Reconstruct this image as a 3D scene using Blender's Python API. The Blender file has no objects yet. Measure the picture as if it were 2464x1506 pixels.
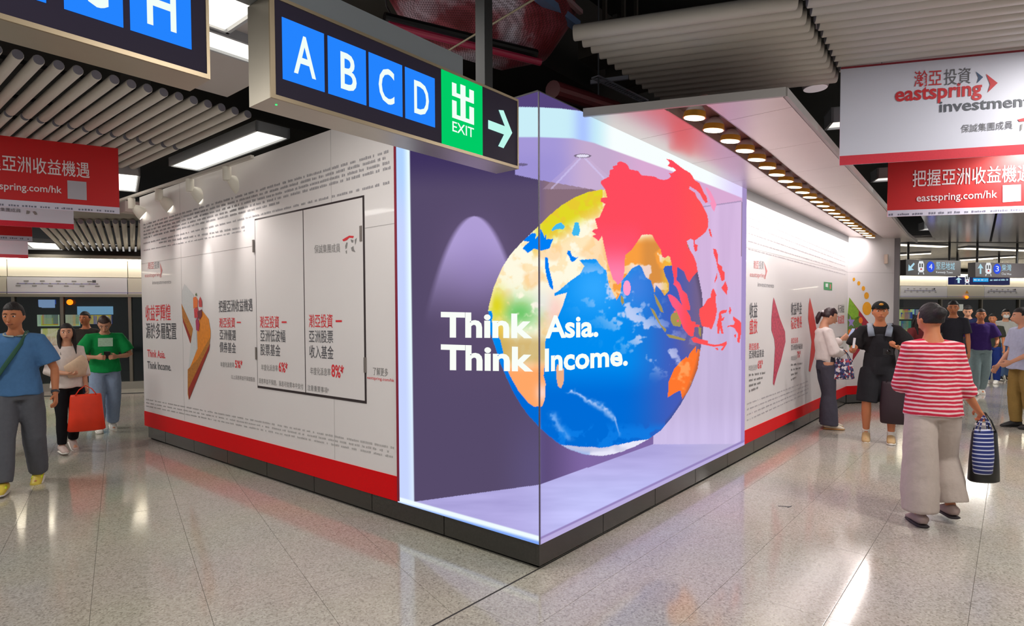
import bpy, bmesh, math, random
import numpy as np
from mathutils import Vector, Matrix, noise
random.seed(7); rng = np.random.default_rng(7)
SC = bpy.context.scene; COL = SC.collection
PI = math.pi
# ------------------------------------------------------------------ camera (solved from the photograph's lines)
CF, CYAW, CPITCH, CROLL = 1454.83, 0.72192, -0.03296, -0.00545
CCX, CCY = 1158.52, 807.98
CPOS = Vector((-2.95514, -2.14058, 1.55))
cF = Vector((math.cos(CYAW)*math.cos(CPITCH), math.sin(CYAW)*math.cos(CPITCH), math.sin(CPITCH)))
_R = Vector((math.sin(CYAW), -math.cos(CYAW), 0)); _U = _R.cross(cF)
cR = math.cos(CROLL)*_R + math.sin(CROLL)*_U
cU = -math.sin(CROLL)*_R + math.cos(CROLL)*_U
cam = bpy.data.cameras.new('camera'); camo = bpy.data.objects.new('camera', cam); COL.objects.link(camo)
cam.sensor_width = 36; cam.lens = CF/2464*36; cam.clip_start = .05; cam.clip_end = 200
cam.shift_x = (1232-CCX)/2464; cam.shift_y = (CCY-753)/2464
M = Matrix.Identity(4)
for i in range(3):
    M[i][0] = cR[i]; M[i][1] = cU[i]; M[i][2] = -cF[i]; M[i][3] = CPOS[i]
camo.matrix_world = M; SC.camera = camo
SC.view_settings.view_transform = 'Standard'; SC.view_settings.look = 'None'
SC.view_settings.exposure = 0; SC.view_settings.gamma = 1; SC.view_settings.use_curve_mapping = False
w = bpy.data.worlds.new('world'); SC.world = w; w.use_nodes = True
w.node_tree.nodes['Background'].inputs[0].default_value = (1, .97, .95, 1)
w.node_tree.nodes['Background'].inputs[1].default_value = .42

def area(name, loc, sx, sy, power, col=(1, .96, .91), rot=(0, 0, 0)):
    l = bpy.data.lights.new(name, 'AREA'); l.shape = 'RECTANGLE'; l.size = sx; l.size_y = sy; l.energy = power; l.color = col
    o = bpy.data.objects.new(name, l); COL.objects.link(o); o.location = loc; o.rotation_euler = rot
    return o
# fill lamps added to light the hall (their housings are built further down at the same places)
FILL_LAMPS = [(-1.3, .9, 3.28, .3, 1.2, 32), (-4.2, 2.6, 3.28, .3, 1.5, 55), (-3.6, -1.6, 3.28, .3, 1.5, 45), (-1.2, -3.2, 3.28, .3, 1.5, 70), (1.9, -3.4, 3.28, .3, 1.5, 70),
              (-3.3, 6.0, 3.28, .3, 1.5, 60), (-2.2, 9.0, 3.28, .3, 1.5, 70), (5.2, -3.0, 3.28, .3, 1.5, 90), (8.6, -2.8, 3.28, .3, 1.5, 90), (12.5, -3.2, 2.90, .3, 1.5, 90),
              (12.3, 1.0, 2.90, .3, 1.5, 90), (17, -1.0, 2.90, .3, 1.5, 90), (2.0, 9.5, 3.28, .3, 1.5, 50)]
for k, (x, y, z, sx, sy, p) in enumerate(FILL_LAMPS):
    area('hall_fill_light', (x, y, z-.04), sx, sy, p)

# ------------------------------------------------------------------ pixel -> place helpers
def ray(px, py): return cF*CF + cR*(px-CCX) - cU*(py-CCY)
def Pz(px, py, h):
    r = ray(px, py); return CPOS + r*((h-CPOS.z)/r.z)
def Px(px, py, c=0.):
    r = ray(px, py); return CPOS + r*((c-CPOS.x)/r.x)
def Py(px, py, c=0.):
    r = ray(px, py); return CPOS + r*((c-CPOS.y)/r.y)
def Pn(px, py, p0, n):
    r = ray(px, py); return CPOS + r*((Vector(p0)-CPOS).dot(n)/r.dot(n))
def proj_np(P):
    q = P - np.array(CPOS); z = q@np.array(cF)
    return CCX+CF*(q@np.array(cR))/z, CCY-CF*(q@np.array(cU))/z

# ------------------------------------------------------------------ materials
def lin(c):
    if isinstance(c, str):
        c = tuple(int(c[i:i+2], 16) for i in (0, 2, 4))
    return tuple(((v/255)/12.92 if v/255 <= .04045 else ((v/255+.055)/1.055)**2.4) for v in c[:3])
_M = {}
def mat(name, col, rough=.5, metal=0., noise_amt=0., nscale=20., emit=None, es=0., bump=0., spec=.5, alpha=1., coat=0., trans=0.):
    if name in _M: return _M[name]
    m = bpy.data.materials.new(name); m.use_nodes = True; nt = m.node_tree
    b = nt.nodes['Principled BSDF']; c = lin(col)
    b.inputs['Base Color'].default_value = (*c, 1); b.inputs['Roughness'].default_value = rough
    b.inputs['Metallic'].default_value = metal; b.inputs['Specular IOR Level'].default_value = spec
    b.inputs['Coat Weight'].default_value = coat; b.inputs['Alpha'].default_value = alpha
    b.inputs['Transmission Weight'].default_value = trans
    if emit is not None:
        b.inputs['Emission Color'].default_value = (*lin(emit), 1); b.inputs['Emission Strength'].default_value = es
    if noise_amt or bump:
        tc = nt.nodes.new('ShaderNodeTexCoord'); n = nt.nodes.new('ShaderNodeTexNoise')
        n.inputs['Scale'].default_value = nscale; n.inputs['Detail'].default_value = 4
        nt.links.new(tc.outputs['Object'], n.inputs['Vector'])
        if noise_amt:
            mx = nt.nodes.new('ShaderNodeMix'); mx.data_type = 'RGBA'
            mx.inputs['A'].default_value = (*[v*(1-noise_amt) for v in c], 1); mx.inputs['B'].default_value = (*[min(1, v*(1+noise_amt)) for v in c], 1)
            nt.links.new(n.outputs['Fac'], mx.inputs['Factor']); nt.links.new(mx.outputs['Result'], b.inputs['Base Color'])
        if bump:
            bp = nt.nodes.new('ShaderNodeBump'); bp.inputs['Strength'].default_value = bump; bp.inputs['Distance'].default_value = .01
            nt.links.new(n.outputs['Fac'], bp.inputs['Height']); nt.links.new(bp.outputs['Normal'], b.inputs['Normal'])
    _M[name] = m; return m
def emat(name, col, s=1.):
    if name in _M: return _M[name]
    m = bpy.data.materials.new(name); m.use_nodes = True; nt = m.node_tree; nt.nodes.remove(nt.nodes['Principled BSDF'])
    e = nt.nodes.new('ShaderNodeEmission'); e.inputs[0].default_value = (*lin(col), 1); e.inputs[1].default_value = s
    nt.links.new(e.outputs[0], nt.nodes['Material Output'].inputs[0]); _M[name] = m; return m
def cloth(name, col, amt=.12): return mat(name, col, .85, noise_amt=amt, nscale=35, bump=.25, spec=.2)
def attr_mat(name, emis=True, s=1.):
    m = bpy.data.materials.new(name); m.use_nodes = True; nt = m.node_tree
    a = nt.nodes.new('ShaderNodeAttribute'); a.attribute_name = 'Col'
    if emis:
        nt.nodes.remove(nt.nodes['Principled BSDF']); e = nt.nodes.new('ShaderNodeEmission'); e.inputs[1].default_value = s
        nt.links.new(a.outputs['Color'], e.inputs[0]); nt.links.new(e.outputs[0], nt.nodes['Material Output'].inputs[0])
    else:
        nt.links.new(a.outputs['Color'], nt.nodes['Principled BSDF'].inputs['Base Color'])
    return m

# ------------------------------------------------------------------ mesh builder
class MB:
    def __init__(s): s.v = []; s.f = []
    def add(s, vs, fs):
        o = len(s.v); s.v += [tuple(p) for p in vs]; s.f += [tuple(i+o for i in f) for f in fs]; return s
    def box(s, x0, x1, y0, y1, z0, z1, mtx=None):
        vs = [Vector((x, y, z)) for z in (z0, z1) for y in (y0, y1) for x in (x0, x1)]
        if mtx is not None: vs = [mtx@p for p in vs]
        return s.add(vs, [(0, 2, 3, 1), (4, 5, 7, 6), (0, 1, 5, 4), (2, 6, 7, 3), (0, 4, 6, 2), (1, 3, 7, 5)])
    def bar(s, a, b, w, h, up=(0, 0, 1)):
        a = Vector(a); b = Vector(b); d = (b-a).normalized(); up = Vector(up)
        if abs(d.dot(up)) > .98: up = Vector((1, 0, 0))
        x = d.cross(up).normalized(); y = x.cross(d)
        vs = [p + x*sx*w/2 + y*sy*h/2 for p in (a, b) for sx, sy in ((-1, -1), (1, -1), (1, 1), (-1, 1))]
        return s.add(vs, [(0, 1, 2, 3), (7, 6, 5, 4), (0, 4, 5, 1), (1, 5, 6, 2), (2, 6, 7, 3), (3, 7, 4, 0)])
    def loft(s, pts, rs, n=12, xdir=(1, 0, 0), cap=True):
        """tube through pts; rs = radius or (rx, ry); xdir sets where rx points"""
        pts = [Vector(p) for p in pts]; o = len(s.v); xd = Vector(xdir)
        for i, p in enumerate(pts):
            d = (pts[min(i+1, len(pts)-1)] - pts[max(i-1, 0)]).normalized()
            x = xd - d*xd.dot(d)
            if x.length < .05: x = Vector((0, 1, 0)) - d*d.y
            x.normalize(); y = d.cross(x); r = rs[i]
            rx, ry = r if isinstance(r, tuple) else (r, r)
            s.v += [tuple(p + x*math.cos(2*PI*k/n)*rx + y*math.sin(2*PI*k/n)*ry) for k in range(n)]
        for i in range(len(pts)-1):
            for k in range(n):
                a = o+i*n+k; b = o+i*n+(k+1) % n; s.f.append((a, b, b+n, a+n))
        if cap:
            s.f.append(tuple(o+k for k in reversed(range(n)))); e = o+(len(pts)-1)*n; s.f.append(tuple(e+k for k in range(n)))
        return s
    def tube(s, a, b, r, n=12, r2=None): return s.loft([a, b], [r, r if r2 is None else r2], n)
    def ball(s, c, r, n=16, m=10, mtx=None, fn=None):
        c = Vector(c); r = (r, r, r) if not isinstance(r, tuple) else r; o = len(s.v)
        for i in range(1, m):
            for k in range(n):
                t = PI*i/m; p = 2*PI*k/n
                q = Vector((math.sin(t)*math.cos(p), math.sin(t)*math.sin(p), math.cos(t)))
                if fn: q = fn(q)
                q = Vector((q.x*r[0], q.y*r[1], q.z*r[2]))
                if mtx is not None: q = mtx@q
                s.v.append(tuple(c+q))
        for i in range(m-2):
            for k in range(n):
                a = o+i*n+k; b = o+i*n+(k+1) % n; s.f.append((a, a+n, b+n, b))
        for z, ring, rev in ((1, o, 0), (-1, o+(m-2)*n, 1)):
            q = Vector((0, 0, z)); q = fn(q) if fn else q
            q = Vector((q.x*r[0], q.y*r[1], q.z*r[2])); q = mtx@q if mtx is not None else q
            s.v.append(tuple(c+q)); t = len(s.v)-1
            for k in range(n):
                a = ring+k; b = ring+(k+1) % n; s.f.append((a, b, t) if not rev else (b, a, t))
        return s
    def prism(s, poly, ext):
        """poly: coplanar 3D points, ext: extrusion vector"""
        n = len(poly); poly = [Vector(p) for p in poly]; e = Vector(ext)
        return s.add(poly+[p+e for p in poly], [tuple(range(n)), tuple(reversed(range(n, 2*n)))]+[(i, i+n, (i+1) % n+n, (i+1) % n) for i in range(n)])
    def mesh(s, name, m=None, smooth=False):
        me = bpy.data.meshes.new(name); me.from_pydata(s.v, [], s.f)
        bm = bmesh.new(); bm.from_mesh(me); bmesh.ops.recalc_face_normals(bm, faces=bm.faces); bm.to_mesh(me); bm.free()
        if m: me.materials.append(m)
        if smooth:
            me.polygons.foreach_set('use_smooth', [True]*len(me.polygons))
            if smooth != 2:
                try: me.set_sharp_from_angle(angle=math.radians(40))
                except Exception: pass
        return me
    def build(s, name, m, parent=None, smooth=False, loc=None):
        return link(name, s.mesh(name, m, smooth), parent, loc)
def link(name, me, parent=None, loc=None):
    o = bpy.data.objects.new(name, me); COL.objects.link(o)
    if parent is not None:
        o.parent = parent
        if parent.matrix_world != Matrix.Identity(4) and parent.type == 'EMPTY' and loc is None:
            o.matrix_parent_inverse = Matrix.Identity(4)
    if loc is not None: o.location = loc
    return o
def tag(o, label=None, cat=None, group=None, kind=None):
    if label: o['label'] = label
    if cat: o['category'] = cat
    if group: o['group'] = group
    if kind: o['kind'] = kind
    return o
def thing(name, label, cat, group=None, loc=(0, 0, 0), rz=0, kind=None):
    o = bpy.data.objects.new(name, None); COL.objects.link(o); o.empty_display_size = .05
    o.location = loc; o.rotation_euler = (0, 0, rz); return tag(o, label, cat, group, kind)
def copy_tree(o, parent=None):
    c = o.copy(); COL.objects.link(c); c.parent = parent
    for ch in list(o.children): copy_tree(ch, c)
    return c
def inst(name, me, loc, parent=None, rz=0):
    o = bpy.data.objects.new(name, me); COL.objects.link(o); o.location = loc; o.rotation_euler = (0, 0, rz)
    if parent is not None: o.parent = parent
    return o

# ------------------------------------------------------------------ text and flat print
def text_verts(s, bold=0.):
    cu = bpy.data.curves.new('t', 'FONT'); cu.body = s; cu.size = 1; cu.offset = bold; cu.resolution_u = 3; cu.fill_mode = 'FRONT'
    o = bpy.data.objects.new('t', cu); COL.objects.link(o)
    me = bpy.data.meshes.new_from_object(o.evaluated_get(bpy.context.evaluated_depsgraph_get()))
    v = [tuple(p.co) for p in me.vertices]; f = [tuple(p.vertices) for p in me.polygons]
    bpy.data.objects.remove(o); bpy.data.curves.remove(cu); bpy.data.meshes.remove(me); return v, f
_hv, _ = text_verts('H'); CAP = max(p[1] for p in _hv)
_cv, _ = text_verts('\u4e9e'); CJKB, CJKT = min(p[1] for p in _cv), max(p[1] for p in _cv)
def put_text(name, s, m, a, b, up, parent, off, bold=.0, cjk=False):
    if cjk: bold = min(bold*.25, .005)
    """s between points a and b (baseline ends); up = vector for the full letter height; off = lift vector"""
    v, f = text_verts(s, bold); x0 = min(p[0] for p in v); x1 = max(p[0] for p in v)
    yb, yt = (CJKB, CJKT) if cjk else (0, CAP)
    a = Vector(a); b = Vector(b); up = Vector(up); off = Vector(off)
    vs = [a + (b-a)*((p[0]-x0)/(x1-x0)) + up*((p[1]-yb)/(yt-yb)) + off for p in v]
    me = bpy.data.meshes.new(name); me.from_pydata(vs, [], f); me.materials.append(m)
    return link(name, me, parent)
def wall_text(s, m, x0, y0, x1, y1, hpx, P, parent, off, bold=.0, cjk=False, name='printed_text'):
    """baseline from photo point (x0, y0) to (x1, y1), letters hpx tall at the left end, on the plane P"""
    a = P(x0, y0); b = P(x1, y1); t = P(x0, y0-hpx)
    return put_text(name, s, m, a, b, (0, 0, t.z-a.z), parent, off, bold, cjk)
def flat(name, pts, m, parent, off=(0, 0, 0), P=None):
    vs = [Vector(P(*p)) if P else Vector(p) for p in pts]; vs = [v+Vector(off) for v in vs]
    bm = bmesh.new(); bv = [bm.verts.new(v) for v in vs]; bm.faces.new(bv); bm.normal_update()
    bmesh.ops.triangulate(bm, faces=bm.faces, ngon_method='EAR_CLIP')
    me = bpy.data.meshes.new(name); bm.to_mesh(me); bm.free(); me.materials.append(m)
    return link(name, me, parent)

# ------------------------------------------------------------------ common materials
WHITE = mat('hoarding_white', 'e6e2e3', .32, noise_amt=.02, nscale=3, coat=.08)
RED = mat('print_red', 'dc0410', .5, noise_amt=.2, nscale=160, spec=.15)
PRED = mat('text_red', 'e0303a', .5); PDK = mat('text_dark', '4a4a52', .5); PGR = mat('text_grey', '8a8888', .5); PFINE = mat('fine_print', '9c9aa0', .6)
BLACKST = mat('plinth_stone', '33312d', .22, noise_amt=.25, nscale=60, coat=.3)
STEEL = mat('brushed_steel', 'b9b2a4', .33, metal=.9, noise_amt=.08, nscale=8)
DARK = mat('void_dark', '101211', .9); GREYM = mat('grey_metal', '8d8f92', .45, metal=.3); DUCTG = mat('duct_grey', '7f868c', .5, metal=.2)
PALE = mat('pale_panel', 'd6d0cb', .4, noise_amt=.03, nscale=5)
GROUT = mat('grout', '8f8a80', .8)
LAMPW = emat('lamp_white', 'fff6e6', 5.)

# terrazzo
def terrazzo():
    m = bpy.data.materials.new('terrazzo'); m.use_nodes = True; nt = m.node_tree; b = nt.nodes['Principled BSDF']; N = nt.nodes.new
    g = N('ShaderNodeNewGeometry')
    v = N('ShaderNodeTexVoronoi'); v.inputs['Scale'].default_value = 110; nt.links.new(g.outputs['Position'], v.inputs['Vector'])
    r = N('ShaderNodeValToRGB'); e = r.color_ramp.elements
    e[0].position = 0; e[0].color = (*lin('928c82'), 1); e[1].position = 1; e[1].color = (*lin('c6c0b4'), 1)
    for p, c in ((.2, 'a8a296'), (.5, 'b4aea3'), (.8, 'bab4a9')):
        q = e.new(p); q.color = (*lin(c), 1)
    sp = N('ShaderNodeSeparateColor'); nt.links.new(v.outputs['Color'], sp.inputs[0]); nt.links.new(sp.outputs[0], r.inputs[0])
    n = N('ShaderNodeTexNoise'); n.inputs['Scale'].default_value = .8; nt.links.new(g.outputs['Position'], n.inputs['Vector'])
    mx = N('ShaderNodeMix'); mx.data_type = 'RGBA'; mx.blend_type = 'MULTIPLY'; mx.inputs['Factor'].default_value = .25
    nt.links.new(r.outputs[0], mx.inputs['A']); nt.links.new(n.outputs['Color'], mx.inputs['B']); nt.links.new(mx.outputs['Result'], b.inputs['Base Color'])
    n2 = N('ShaderNodeTexNoise'); n2.inputs['Scale'].default_value = 2.; nt.links.new(g.outputs['Position'], n2.inputs['Vector'])
    mr = N('ShaderNodeMapRange'); mr.inputs['To Min'].default_value = .07; mr.inputs['To Max'].default_value = .15
    nt.links.new(n2.outputs['Fac'], mr.inputs[0]); nt.links.new(mr.outputs[0], b.inputs['Roughness'])
    b.inputs['Specular IOR Level'].default_value = .85
    return m
TERR = terrazzo()

# ------------------------------------------------------------------ block geometry constants
ZB, ZT = .159, 2.876          # display bottom / top
YS, YL = 1.279, 6.266         # display left end, hoarding left end (plane x = 0)
XR, XE = 3.71, 8.966          # display right end, right hoarding end (plane y = 0)
ZC = 2.868                    # canopy underside
ZW = 3.085                    # left hoarding top
END = Vector((9.95, -.62, 0))
O_L = Vector((-1, 0, 0)); O_R = Vector((0, -1, 0))
QD = Vector((.304, .953, 0)).normalized(); PD = Vector((QD.y, -QD.x, 0))
NE = (END-Vector((XE, 0, 0))).normalized(); NEN = Vector((NE.y, -NE.x, 0))   # outward normal of the end wall
def PE(px, py): return Pn(px, py, (XE, 0, 0), NEN)

# ------------------------------------------------------------------ floor
def clip(poly, p, n):
    out = []
    for i in range(len(poly)):
        a, b = poly[i], poly[(i+1) % len(poly)]; da = (a-p).dot(n); db = (b-p).dot(n)
        if da >= 0: out.append(a)
        if (da >= 0) != (db >= 0): out.append(a+(b-a)*(da/(da-db)))
    return out
floor = MB().box(-14, 34, -16, 26, -.3, -.006).build('floor', GROUT); tag(floor, kind='structure', label='polished grey speckled terrazzo floor')
def tile(poly):
    area2 = abs(sum(poly[i].x*poly[(i+1) % len(poly)].y-poly[(i+1) % len(poly)].x*poly[i].y for i in range(len(poly))))
    if len(poly) < 3 or area2 < .002: return
    c = sum(poly, Vector((0, 0, 0)))/len(poly)
    n = len(poly); inn = [p+(c-p).normalized()*.004 for p in poly]
    mb = MB(); vs = [Vector((p.x, p.y, -.008)) for p in poly]+[Vector((p.x, p.y, -.00006)) for p in poly]+[Vector((p.x, p.y, 0)) for p in inn]
    fs = [(i, (i+1) % n, (i+1) % n+n, i+n) for i in range(n)]+[(i+n, (i+1) % n+n, (i+1) % n+2*n, i+2*n) for i in range(n)]+[tuple(range(2*n, 3*n))]
    mb.add(vs, fs).build('floor_tile', TERR, floor)
S_ = .54; G_ = .0011
L1 = Vector((-1.057, .788, 0))
def in_block(c): return c.x > .45 and c.y > .45 and c.x < 8.6 and c.y < 5.9
for i in range(-16, 30):
    far = 3.0
    edges = [(-6, 9, S_*2)] if -8 <= i <= 5 else []
    t0 = -14
    cuts = []
    t = -8.0
    while t < 24:
        step = S_*2 if (-3.5 < t < 7 and -8 < i < 6) else 4.
        cuts.append((t, t+step)); t += step
    for (ta, tb) in cuts:
        a = L1+PD*(i*S_+G_)+QD*(ta+G_); b = L1+PD*((i+1)*S_-G_)+QD*(ta+G_); c = L1+PD*((i+1)*S_-G_)+QD*(tb-G_); d = L1+PD*(i*S_+G_)+QD*(tb-G_)
        cc = (a+b+c+d)/4
        if cc.y < -3.5 or cc.x < -11 or cc.y > 22 or cc.x > 26 or in_block(cc): continue
        p = clip([a, b, c, d], Vector((0, .025, 0)), Vector((0, 1, 0)))
        if p: tile(p)
for j in range(-20, 1):
    y1 = .012 if j == 0 else -.915+S_*(j+2)-G_ - (0 if j < 0 else 0); y0 = -.915+S_*(j+1)+G_
    y1 = min(y1, .012)
    if y0 >= y1: continue
    x = -9.
    while x < 28:
        st = S_*2 if (-3.5 < x < 9 and j > -6) else 4.2
        tile([Vector((x+G_, y0, 0)), Vector((x+st-G_, y0, 0)), Vector((x+st-G_, y1, 0)), Vector((x+G_, y1, 0))]); x += st
MB().box(-9, 30, .0125, .0247, -.006, -.0008).build('expansion_joint', mat('joint_dark', '2a2623', .7), floor)
mark = MB().bar(Pz(1872, 1217, .002), Pz(1903, 1219, .002), .004, .003).bar(Pz(1895, 1221, .002), Pz(1905, 1217, .002), .004, .003).build('loose_thread', PDK)
tag(mark, 'short dark thread lying alone on the floor in front of the display', 'thread')

# ------------------------------------------------------------------ hoarding block
wl = MB().box(0, .12, YS, YL, .16, ZW).build('wall_left', WHITE); tag(wl, kind='structure', label='white left hoarding wall with printed tart advertisement')
wr = MB().box(XR, XE, 0, .12, .16, ZC+.1).build('wall_right', WHITE); tag(wr, kind='structure', label='white right hoarding wall with printed salmon advertisement')
we = MB().prism([(XE, 0, .16), (END.x, END.y, .16), (END.x, END.y, ZC+.1), (XE, 0, ZC+.1)], -NEN*.12).build('wall_end', WHITE); tag(we, kind='structure', label='angled white end wall of the hoarding with yellow droplets')
wb = MB().prism([(.12, YL, .0), (8.0, YL+1.2, .0), (8.0, YL+1.2, ZW), (.12, YL, ZW)], (0, -.12, 0)).prism([(END.x, END.y, 0), (END.x+.4, 6., 0), (END.x+.4, 6., ZC), (END.x, END.y, ZC)], (-.12, 0, 0)).build('wall_back', mat('core_grey', '6c6a6c', .7)); tag(wb, kind='structure', label='hidden rear shell of the hoarding block')
o = MB().prism([(.02, .02, ZT+.002), (XR, .02, ZT+.002), (XR, .14, ZT+.002), (XE, .14, ZT+.002), (8, 6.2, ZT+.002), (.13, 6.2, ZT+.002), (.13, 1.3, ZT+.002), (.02, 1.3, ZT+.002)], (0, 0, .02)).build('trim_3', mat('core_grey', '6c6a6c', .7)); tag(o, kind='structure', label='flat cap closing the top of the hoarding block')
# plinth of dark stone panels
bl = MB().box(.03, .1, 0.03, YL-.12, .0, .158).build('baseboard_left', DARK); tag(bl, kind='structure', label='dark stone plinth under the left hoarding')
br = MB().box(.03, XE, .03, .1, .0, .158).build('baseboard_right', DARK); tag(br, kind='structure', label='dark stone plinth under the right hoarding')
be = MB().prism([(XE, .02, 0), (END.x, END.y+.02, 0), (END.x, END.y+.02, .155), (XE, .02, .155)], -NEN*.06).build('baseboard_end', DARK); tag(be, kind='structure', label='dark plinth under the angled end wall')
jl = [.004, .823, 1.621]; [jl.append(jl[-1]+.8) for _ in range(5)]; jl.append(YL-.1)
for a, b in zip(jl[:-1], jl[1:]):
    MB().box(.004, .03, a+.004 if a > .01 else .0305, b-.004, .022, .156).build('plinth_panel', BLACKST, bl)
jr = [.004, .768]; [jr.append(jr[-1]+.8205) for _ in range(10)]; jr.append(XE)
for a, b in zip(jr[:-1], jr[1:]):
    MB().box(a+.004 if a > .01 else a, b-.004, .004, .03, .022, .156).build('plinth_panel', BLACKST, br)
for k in range(2):
    a = Vector((XE, 0, 0)).lerp(END, k/2+.004); b = Vector((XE, 0, 0)).lerp(END, (k+1)/2-.004)
    MB().prism([(a.x, a.y, .022), (b.x, b.y, .022), (b.x, b.y, .156), (a.x, a.y, .156)], -NEN*.02).build('plinth_panel', BLACKST, be)
# red printed bands
e = .0015
MB().box(-.004, 0, YS+.004, YL, .161, .350).build('red_band', RED, wl)
MB().box(XR+.004, XE, -.004, 0, .161, .309).build('red_band', RED, wr)
a = Vector((XE, 0, 0)); MB().prism([(a.x, a.y, .161), (END.x, END.y, .161), (END.x, END.y, .309), (a.x, a.y, .309)], NEN*.004).build('red_band', RED, we)
MB().box(-.012, .02, YS, YS+.022, .17, ZT).build('edge_trim', mat('trim_crimson', '8a1030', .4), wl)
tag(wl.children[-1], 'crimson edge trim beside the display')
SEAM = mat('seam_grey', 'b5b1b2', .5)
MB().box(-.0012, 0, YS+.03, YL, 2.235, 2.24).build('panel_seam', SEAM, wl)
for y in (2.1, 5.05): MB().box(-.0012, 0, y, y+.004, .36, ZW).build('panel_seam', SEAM, wl)
MB().box(XR, XE, -.0012, 0, 2.26, 2.264).build('panel_seam', SEAM, wr)
MB().prism([(XE, 0, 2.26), (END.x, END.y, 2.26), (END.x, END.y, 2.264), (XE, 0, 2.264)], NEN*.0012).build('panel_seam', SEAM, we)
MB().box(XR, XE, -.0015, 0, ZC-.10, ZC).build('top_strip', mat('top_strip_grey', '6f7072', .6), wr)  # flat grey strip on the wall face, just below the canopy

# double access door in the left hoarding
YA, YB_, YC = Px(617, 700).y, Px(733, 700).y, Px(877, 700).y
DZ0, DZ1 = .879, 2.481
DL = mat('door_gap', '2e2326', .5)
dr = MB().box(-.003, 0, YC-.012, YA+.006, DZ0-.014, DZ1+.012).build('door_1', DL); tag(dr, kind='structure', label='double access door panel set in the left hoarding')
MB().box(-.0045, -.0005, YB_+.008, YA-.004, DZ0+.008, DZ1-.004).build('door_leaf', WHITE, dr)
MB().box(-.0045, -.0005, YC+.008, YB_-.006, DZ0+.008, DZ1-.004).build('door_leaf', WHITE, dr)
for (px, py) in ((611, 592), (618, 850), (870, 562), (880, 878)):
    p = Px(px, py); MB().box(-.012, .0, p.y-.012, p.y+.012, p.z-.06, p.z+.06).build('hinge', mat('hinge_grey', '8b8480', .4, metal=.5), dr)

# fine-print rows: rows of short grey marks
def fine_rows(P, off, rows, m, parent, name='fine_print'):
    """rows: (x0, y0, x1, y1, hpx at left) in photo points"""
    mb = MB()
    for (x0, y0, x1, y1, h) in rows:
        a = P(x0, y0); b = P(x1, y1); hh = P(x0, y0-h).z-a.z; L = (b-a).length; d = (b-a)/L; t = 0
        while t < L-.02:
            w_ = random.uniform(.03, .16)
            w_ = min(w_, L-t); k = t
            while k < t+w_-.012:
                g = random.uniform(.010, .022); q = a+d*k+Vector(off); q2 = q+d*g*.8
                u = Vector((0, 0, hh*random.uniform(.7, 1)))
                mb.add([q, q2, q2+u, q+u], [(0, 1, 2, 3)]); k += g*1.25
            t += w_+random.uniform(.015, .04)
    o = mb.build(name, m, parent); o['kind'] = 'stuff'; return o
OL = (-.0022, 0, 0); OLd = (-.0062, 0, 0)
rows = []
for k in range(5): rows.append((346, 543+k*8, 673 if k == 4 else 940, (462 if k == 4 else 366)+k*13.5-(13*4-26 if k == 4 else 0), 4.5))
rows += [(346, 588, 940, 441, 4), (383, 586, 590, 548, 4.5), (346, 604, 590, 556, 3)]
fine_rows(Px, OL, rows, PFINE, wl)
rows = [(352+0, 962+k*8, 948, 1080+k*11, 3.2) for k in range(4)]
fine_rows(Px, OL, rows[:3], mat('fine_print_pale', 'b4b2b2', .6), wl)
rows = [(1800, 488+0, 2034, 590, 3)]
rows = [(1800, 505+k*19, 2034, 612+k*10, 3.5) for k in range(6)]
OR = (0, -.0022, 0)
fine_rows(Py, OR, rows, mat('fine_print_right', 'b8b4ba', .6), wr)
rows = [(1797, 982+k*13-8, 1945, 926+k*9-8, 4) for k in range(4)]
fine_rows(Py, OR, rows, mat('fine_print_right', 'b8b4ba', .6), wr)

# left wall lettering
T = lambda *a, **k: wall_text(*a, **k)
def LT(s, m, x0, y0, x1, y1, h, cjk=True, bold=.01, off=OL, par=None): return wall_text(s, m, x0, y0, x1, y1, h, Px, par or wl, off, bold, cjk)
GL = mat('logo_pale_red', 'd88888', .5); GG = mat('logo_pale_grey', '9a999e', .5)
LT('瀚亞', GL, 356, 647, 371, 646, 15); LT('投資', GG, 372, 646, 384, 645, 15)
LT('eastspring', GL, 349, 667, 389, 664, 9, cjk=False, bold=0); LT('investments', GG, 367, 684, 412, 682, 9, cjk=False, bold=0)
flat('logo_arrow', [(385, 632), (391, 650), (387, 666), (387, 652)], GL, wl, OL, Px)
LT('收益更輝煌', PRED, 351, 770, 411, 769, 33, bold=.02); LT('源於多層配置', PDK, 352, 812, 425, 815, 33, bold=.02)
LT('Think Asia.', PRED, 355, 858, 398, 862, 17, cjk=False); LT('Think Income.', PDK, 355, 886, 412, 892, 17, cjk=False)
LT('把握亞洲收益機遇', PDK, 527, 750, 608, 747, 25)
LT('瀚亞投資', PRED, 528, 787, 566, 787, 21, bold=.03); flat('printed_dash', [(570, 774), (580, 774), (580, 777), (570, 777)], PRED, wl, OL, Px)
LT('亞洲優選', PDK, 529, 816, 568, 818, 22); LT('債券基金', PDK, 529, 846, 568, 849, 22)
LT('年度化派息率', PGR, 531, 882, 564, 884, 11, bold=0); LT('5%*', PRED, 566, 884, 584, 886, 17, cjk=False, bold=.02)
LT('以上派息率並不保證股息', PGR, 557, 911, 614, 918, 9, bold=0)
dk = dict(off=OLd, par=dr)
LT('瀚亞投資', PRED, 627, 787, 673, 788, 25, bold=.03, **dk); flat('printed_dash', [(679, 773), (691, 773), (691, 777), (679, 777)], PRED, dr, OLd, Px)
LT('亞洲低波幅', PDK, 628, 820, 688, 822, 25, **dk); LT('股票基金', PDK, 628, 853, 676, 856, 24, **dk)
LT('年度化派息率', PGR, 630, 890, 670, 893, 13, bold=0, **dk); LT('6%*', PRED, 672, 893, 694, 897, 22, cjk=False, bold=.02, **dk)
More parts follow.
